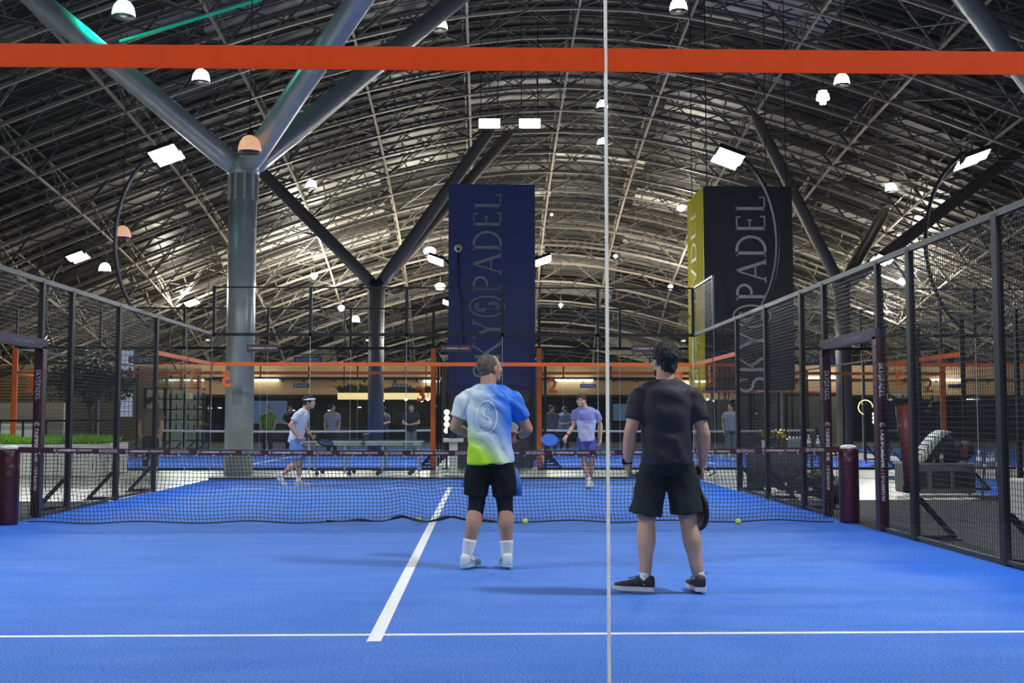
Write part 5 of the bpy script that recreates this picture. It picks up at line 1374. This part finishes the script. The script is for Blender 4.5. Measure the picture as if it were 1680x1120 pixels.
# small side table with bottles
p = at(1624, 765, 17.5)
T = thing('side_table', 'black side table with thin pale legs at the right end of the bench', 'table', (p.x, p.y, 0)); tz = p.z
m = MB(); m.box((-.30,-.25,tz-.03),(.30,.25,tz)); m.build('table_top', BLACK, T, bevel=.006)
for sx in (-1,1):
    for sy in (-1,1): m = MB(); m.tube([(sx*.18,sy*.2,tz-.03),(sx*.24,sy*.22,0)], .011, 6); m.build('leg', STEEL, T)
m = MB(); m.box((-.26,-.22,.02),(.26,.22,.04)); m.build('foot_frame', BLACK, T)
for dx, dy, lb, cp in ((-.2,-.1,'clear bottle at the left edge of the black side table',(.8,.8,.8)), (-.07,-.12,'clear bottle with red cap on the black side table',(.6,.02,.02)), (.03,-.05,'blue tinted bottle in the middle of the side table',(.1,.2,.5)), (-.14,.08,'clear bottle at the back of the side table',(.8,.8,.8))):
    bottle(p.x + dx, p.y + dy, tz, lb, cp, .22 + random.random()*.04, .034)
T = thing('cap', 'white cap lying on the right half of the black side table', 'hat', (p.x + .18, p.y - .05, tz)); m = MB(); m.ell((0,0,.045),(.09,.10,.06)); m.build('crown', WHITE, T, True); m = MB(); m.ell((0,-.12,.015),(.07,.07,.012)); m.build('brim', WHITE, T, True)
# white box stool right edge
m = MB(); m.box((-.25,-.25,0),(.25,.25,.5)); o = m.build('box_stool', mat('white stool', (.62,.63,.6), .6), None, bevel=.02); q = at(1700, 800, 13.8); o.location = (q.x, q.y, 0); tag(o, 'white box stool outside the right fence at the picture edge', 'stool')
# black table with trophy, drinks and bags behind the right fence
p = at(1283, 736, 20.4); T = thing('service_table', 'black cloth covered table behind the far part of the right fence', 'table', (p.x, p.y, 0))
m = MB(); m.box((-.72,-.3,.68),(.66,.3,.71)); m.build('table_top', BLACK, T)
m = MB(); rings = []
for k in range(25):
    x = -.72 + 1.0*k/24; y = -.31 + .025*math.sin(k*1.9); rings.append([V((x,y,.02)), V((x,-.31,.69)), V((x,-.29,.69)), V((x,y+.02,.02))])
m.rings(rings); m.build('table_cloth', mat('charcoal cloth', (.035,.036,.04), .85, 0, .3, 20), T, True)
for sx in (-.68,.62):
    for sy in (-.27,.27): m = MB(); m.box((sx-.015,sy-.015,0),(sx+.015,sy+.015,.68)); m.build('leg', BLACK, T)
TX, TY = p.x, p.y
GOLD = mat('polished gold', (.80,.58,.10), .18, 1.0)
for k, (dx, lb) in enumerate(((-.31,'left gold cup trophy, partly behind a fence post'), (-.02,'right gold trophy with handles on the black table'))):
    T = thing('trophy', lb, 'trophy', (TX + dx, TY - .05, .71))
    m = MB(); m.lathe([(.08,0),(.08,.02),(.03,.04),(.025,.12),(.06,.16),(.09,.24),(.10,.34),(.085,.34)], (0,0,0), 18); m.build('cup', GOLD, T, True)
    m = MB(); m.lathe([(.085,.0),(.085,.05)], (0,0,-.0), 16); m.build('plinth', BLACK, T, True)
    for s in (-1,1): m = MB(); m.tube([(s*.085,0,.32),(s*.15,0,.31),(s*.14,0,.20),(s*.07,0,.18)], .010, 6); m.build('handle', GOLD, T, True)
T = thing('bottle_pack', 'shrink wrapped pack of water bottles right of the gold trophy', 'bottles', (TX + .22, TY - .05, .71)); m = MB(); m.box((-.14,-.1,0),(.14,.1,.18)); m.build('wrap', CLR, T, bevel=.02)
for k in range(4): m = MB(); m.lathe([(.018,.18),(.018,.215),(.001,.215)], (-.1+k*.067,-.03,0), 10); m.build('cap', LETTER, T, True)
bottle(TX + .46, TY - .12, .71, 'clear water bottle right of the bottle pack', (.8,.8,.8), .25, .036); bottle(TX + .62, TY - .12, .71, 'clear bottle at the right end of the black table', (.8,.8,.8), .24, .034)
T = thing('laptop', 'open dark laptop with white paper on the black table', 'laptop', (TX - .60, TY - .05, .71)); m = MB(); m.box((-.17,-.12,0),(.17,.12,.02)); m.build('base', BLACK, T, bevel=.004); m = MB(); m.bar((0,.12,.02),(0,.2,.26),.34,.012); m.build('screen', BLACK, T)
o = None; m = MB(); m.box((-.05,-.004,0),(.05,.004,.15)); o = m.build('paper_card', LETTER, None); o.location = (TX - .36, TY - .16, .712); tag(o, 'small white upright card beside the laptop', 'card')
BAGW = mat('soft black bag', (.012,.012,.015), .8, 0, .5, 18)
for px, d, s, lb, c in ((1250,19.3,(.30,.24,.24),'black holdall on the floor at the left end of the black table',BAGW), (1302,17.9,(.36,.24,.24),'black backpack slumped against the right fence',BAGW), (1332,16.6,(.24,.2,.20),'black shoe bag with white tag near the padded gate post',BAGW)):
    q = at(px, 790, d); qx = max(q.x, 5.03 + s[0] + .50); T = thing('holdall', lb, 'bag', (qx, q.y, 0)); mb = MB()
    mb.ell((0,0,s[2]*.85), (s[0],s[1],s[2]*.84), n=18, m=12); mb.ell((s[0]*.3,0,s[2]*1.2), (s[0]*.55,s[1]*.8,s[2]*.6))
    fuse(mb, 'bag_body', c, T, .02, 1, lambda co: .02*noise.noise(co*9)); m = MB(); m.tube([(-s[0]*.4,-s[1]*.6,s[2]*1.5),(0,-s[1]*.7,s[2]*2.0),(s[0]*.5,-s[1]*.6,s[2]*1.6)], .012, 6); m.build('strap', BG, T, True)
    m = MB(); m.box((-s[0]*.5,-s[1]*.99,s[2]*.5),(-s[0]*.5+.05,-s[1]*.9,s[2]*.7)); m.build('white_tag', LETTER, T)
# rolled dark red bag hanging on the gate post
T = thing('rolled_banner', 'rolled dark red banner standing against the outside of the right gate post', 'banner', (5.26, -1.22, 0))
m = MB(); m.tube([(.03,0,.50),(.0,0,.9),(-.06,0,1.42)], [.072,.068,.072], 14); m.build('roll', mat('dark red vinyl', (.22,.018,.008), .35, 0, .5, 14, aniso=((6,6,.6),(0,0,0))), T, True)
m = MB(); m.tube([(.035,0,.44),(.03,0,.51)], .09, 14); m.tube([(-.06,0,1.41),(-.065,0,1.47)], .09, 14); m.tube([(-.065,0,1.45),(-.2,0,1.5)], .012, 6); m.tube([(.035,0,.45),(.035,0,0)], .02, 8); m.build('end_cap', BLACK, T, True)
# dome camera on a pole in front of the navy banner
p = at(752, 407, 28.9); T = thing('security_camera', 'white dome camera on a thin pole in front of the navy banner', 'camera', p)
m = MB(); m.ell((0,0,0), (.11,.11,.11), n=18, m=12); m.build('dome', WHITE, T, True); m = MB(); m.ell((0,-.08,-.03), (.045,.045,.045)); m.build('lens', BLACK, T, True)
m = MB(); m.tube([(0,0,-.08),(.0,0,-.9),(.08,0,-1.3),(.15,.05,-2.6)], .02, 6); m.build('pole', BLACK, T, True)
# two far equipment racks with dim screens, deep under the bulkhead
for px, w, h, d, lb in ((1027,1.4,.9,60,'dim blue screen right of the glass seam'), (443,1.8,1.2,60,'wide dark blue screen behind the onlooker in green')):
    q = at(px, 676, d); T = thing('wall_screen', lb, 'screen', q); m = MB(); m.box((-w/2-.05,0,-h/2-.05),(w/2+.05,.1,h/2+.05)); m.build('frame', BLACK, T); m = MB(); m.box((-w/2,-.02,-h/2),(w/2,0,h/2)); m.build('screen', mat('blue screen', (.1,.15,.3), .3, emit=(.20,.33,.65), estr=.22), T)
# warm spots added to brighten the bulkhead and floor
for k in range(8):
    x = -30 + k*8.2; L0 = thing('added_spot', 'warm spot added in front of the tan bulkhead to light it', 'lamp', (x, 44.8, 5.4), 0, 'added warm spots in front of the bulkhead')
    m = MB(); m.lathe([(.12,-.1),(.16,.12),(.05,.16)], (0,0,0), 12); m.build('can', BLACK, L0, True); m = MB(); m.tube([(0,0,.1),(0,0,3.2)], .02, 5); m.build('stem', BLACK, L0)
    m = MB(); m.lathe([(.001,-.1),(.11,-.101)], (0,0,0), 12); m.build('bulb', mat('warm spot bulb', (1,1,1), .4, emit=(1,.9,.7), estr=6), L0)
    light('POINT', 'spot_glow', (0,-.1,-.4), 150, (1,.80,.58), L0, .15)
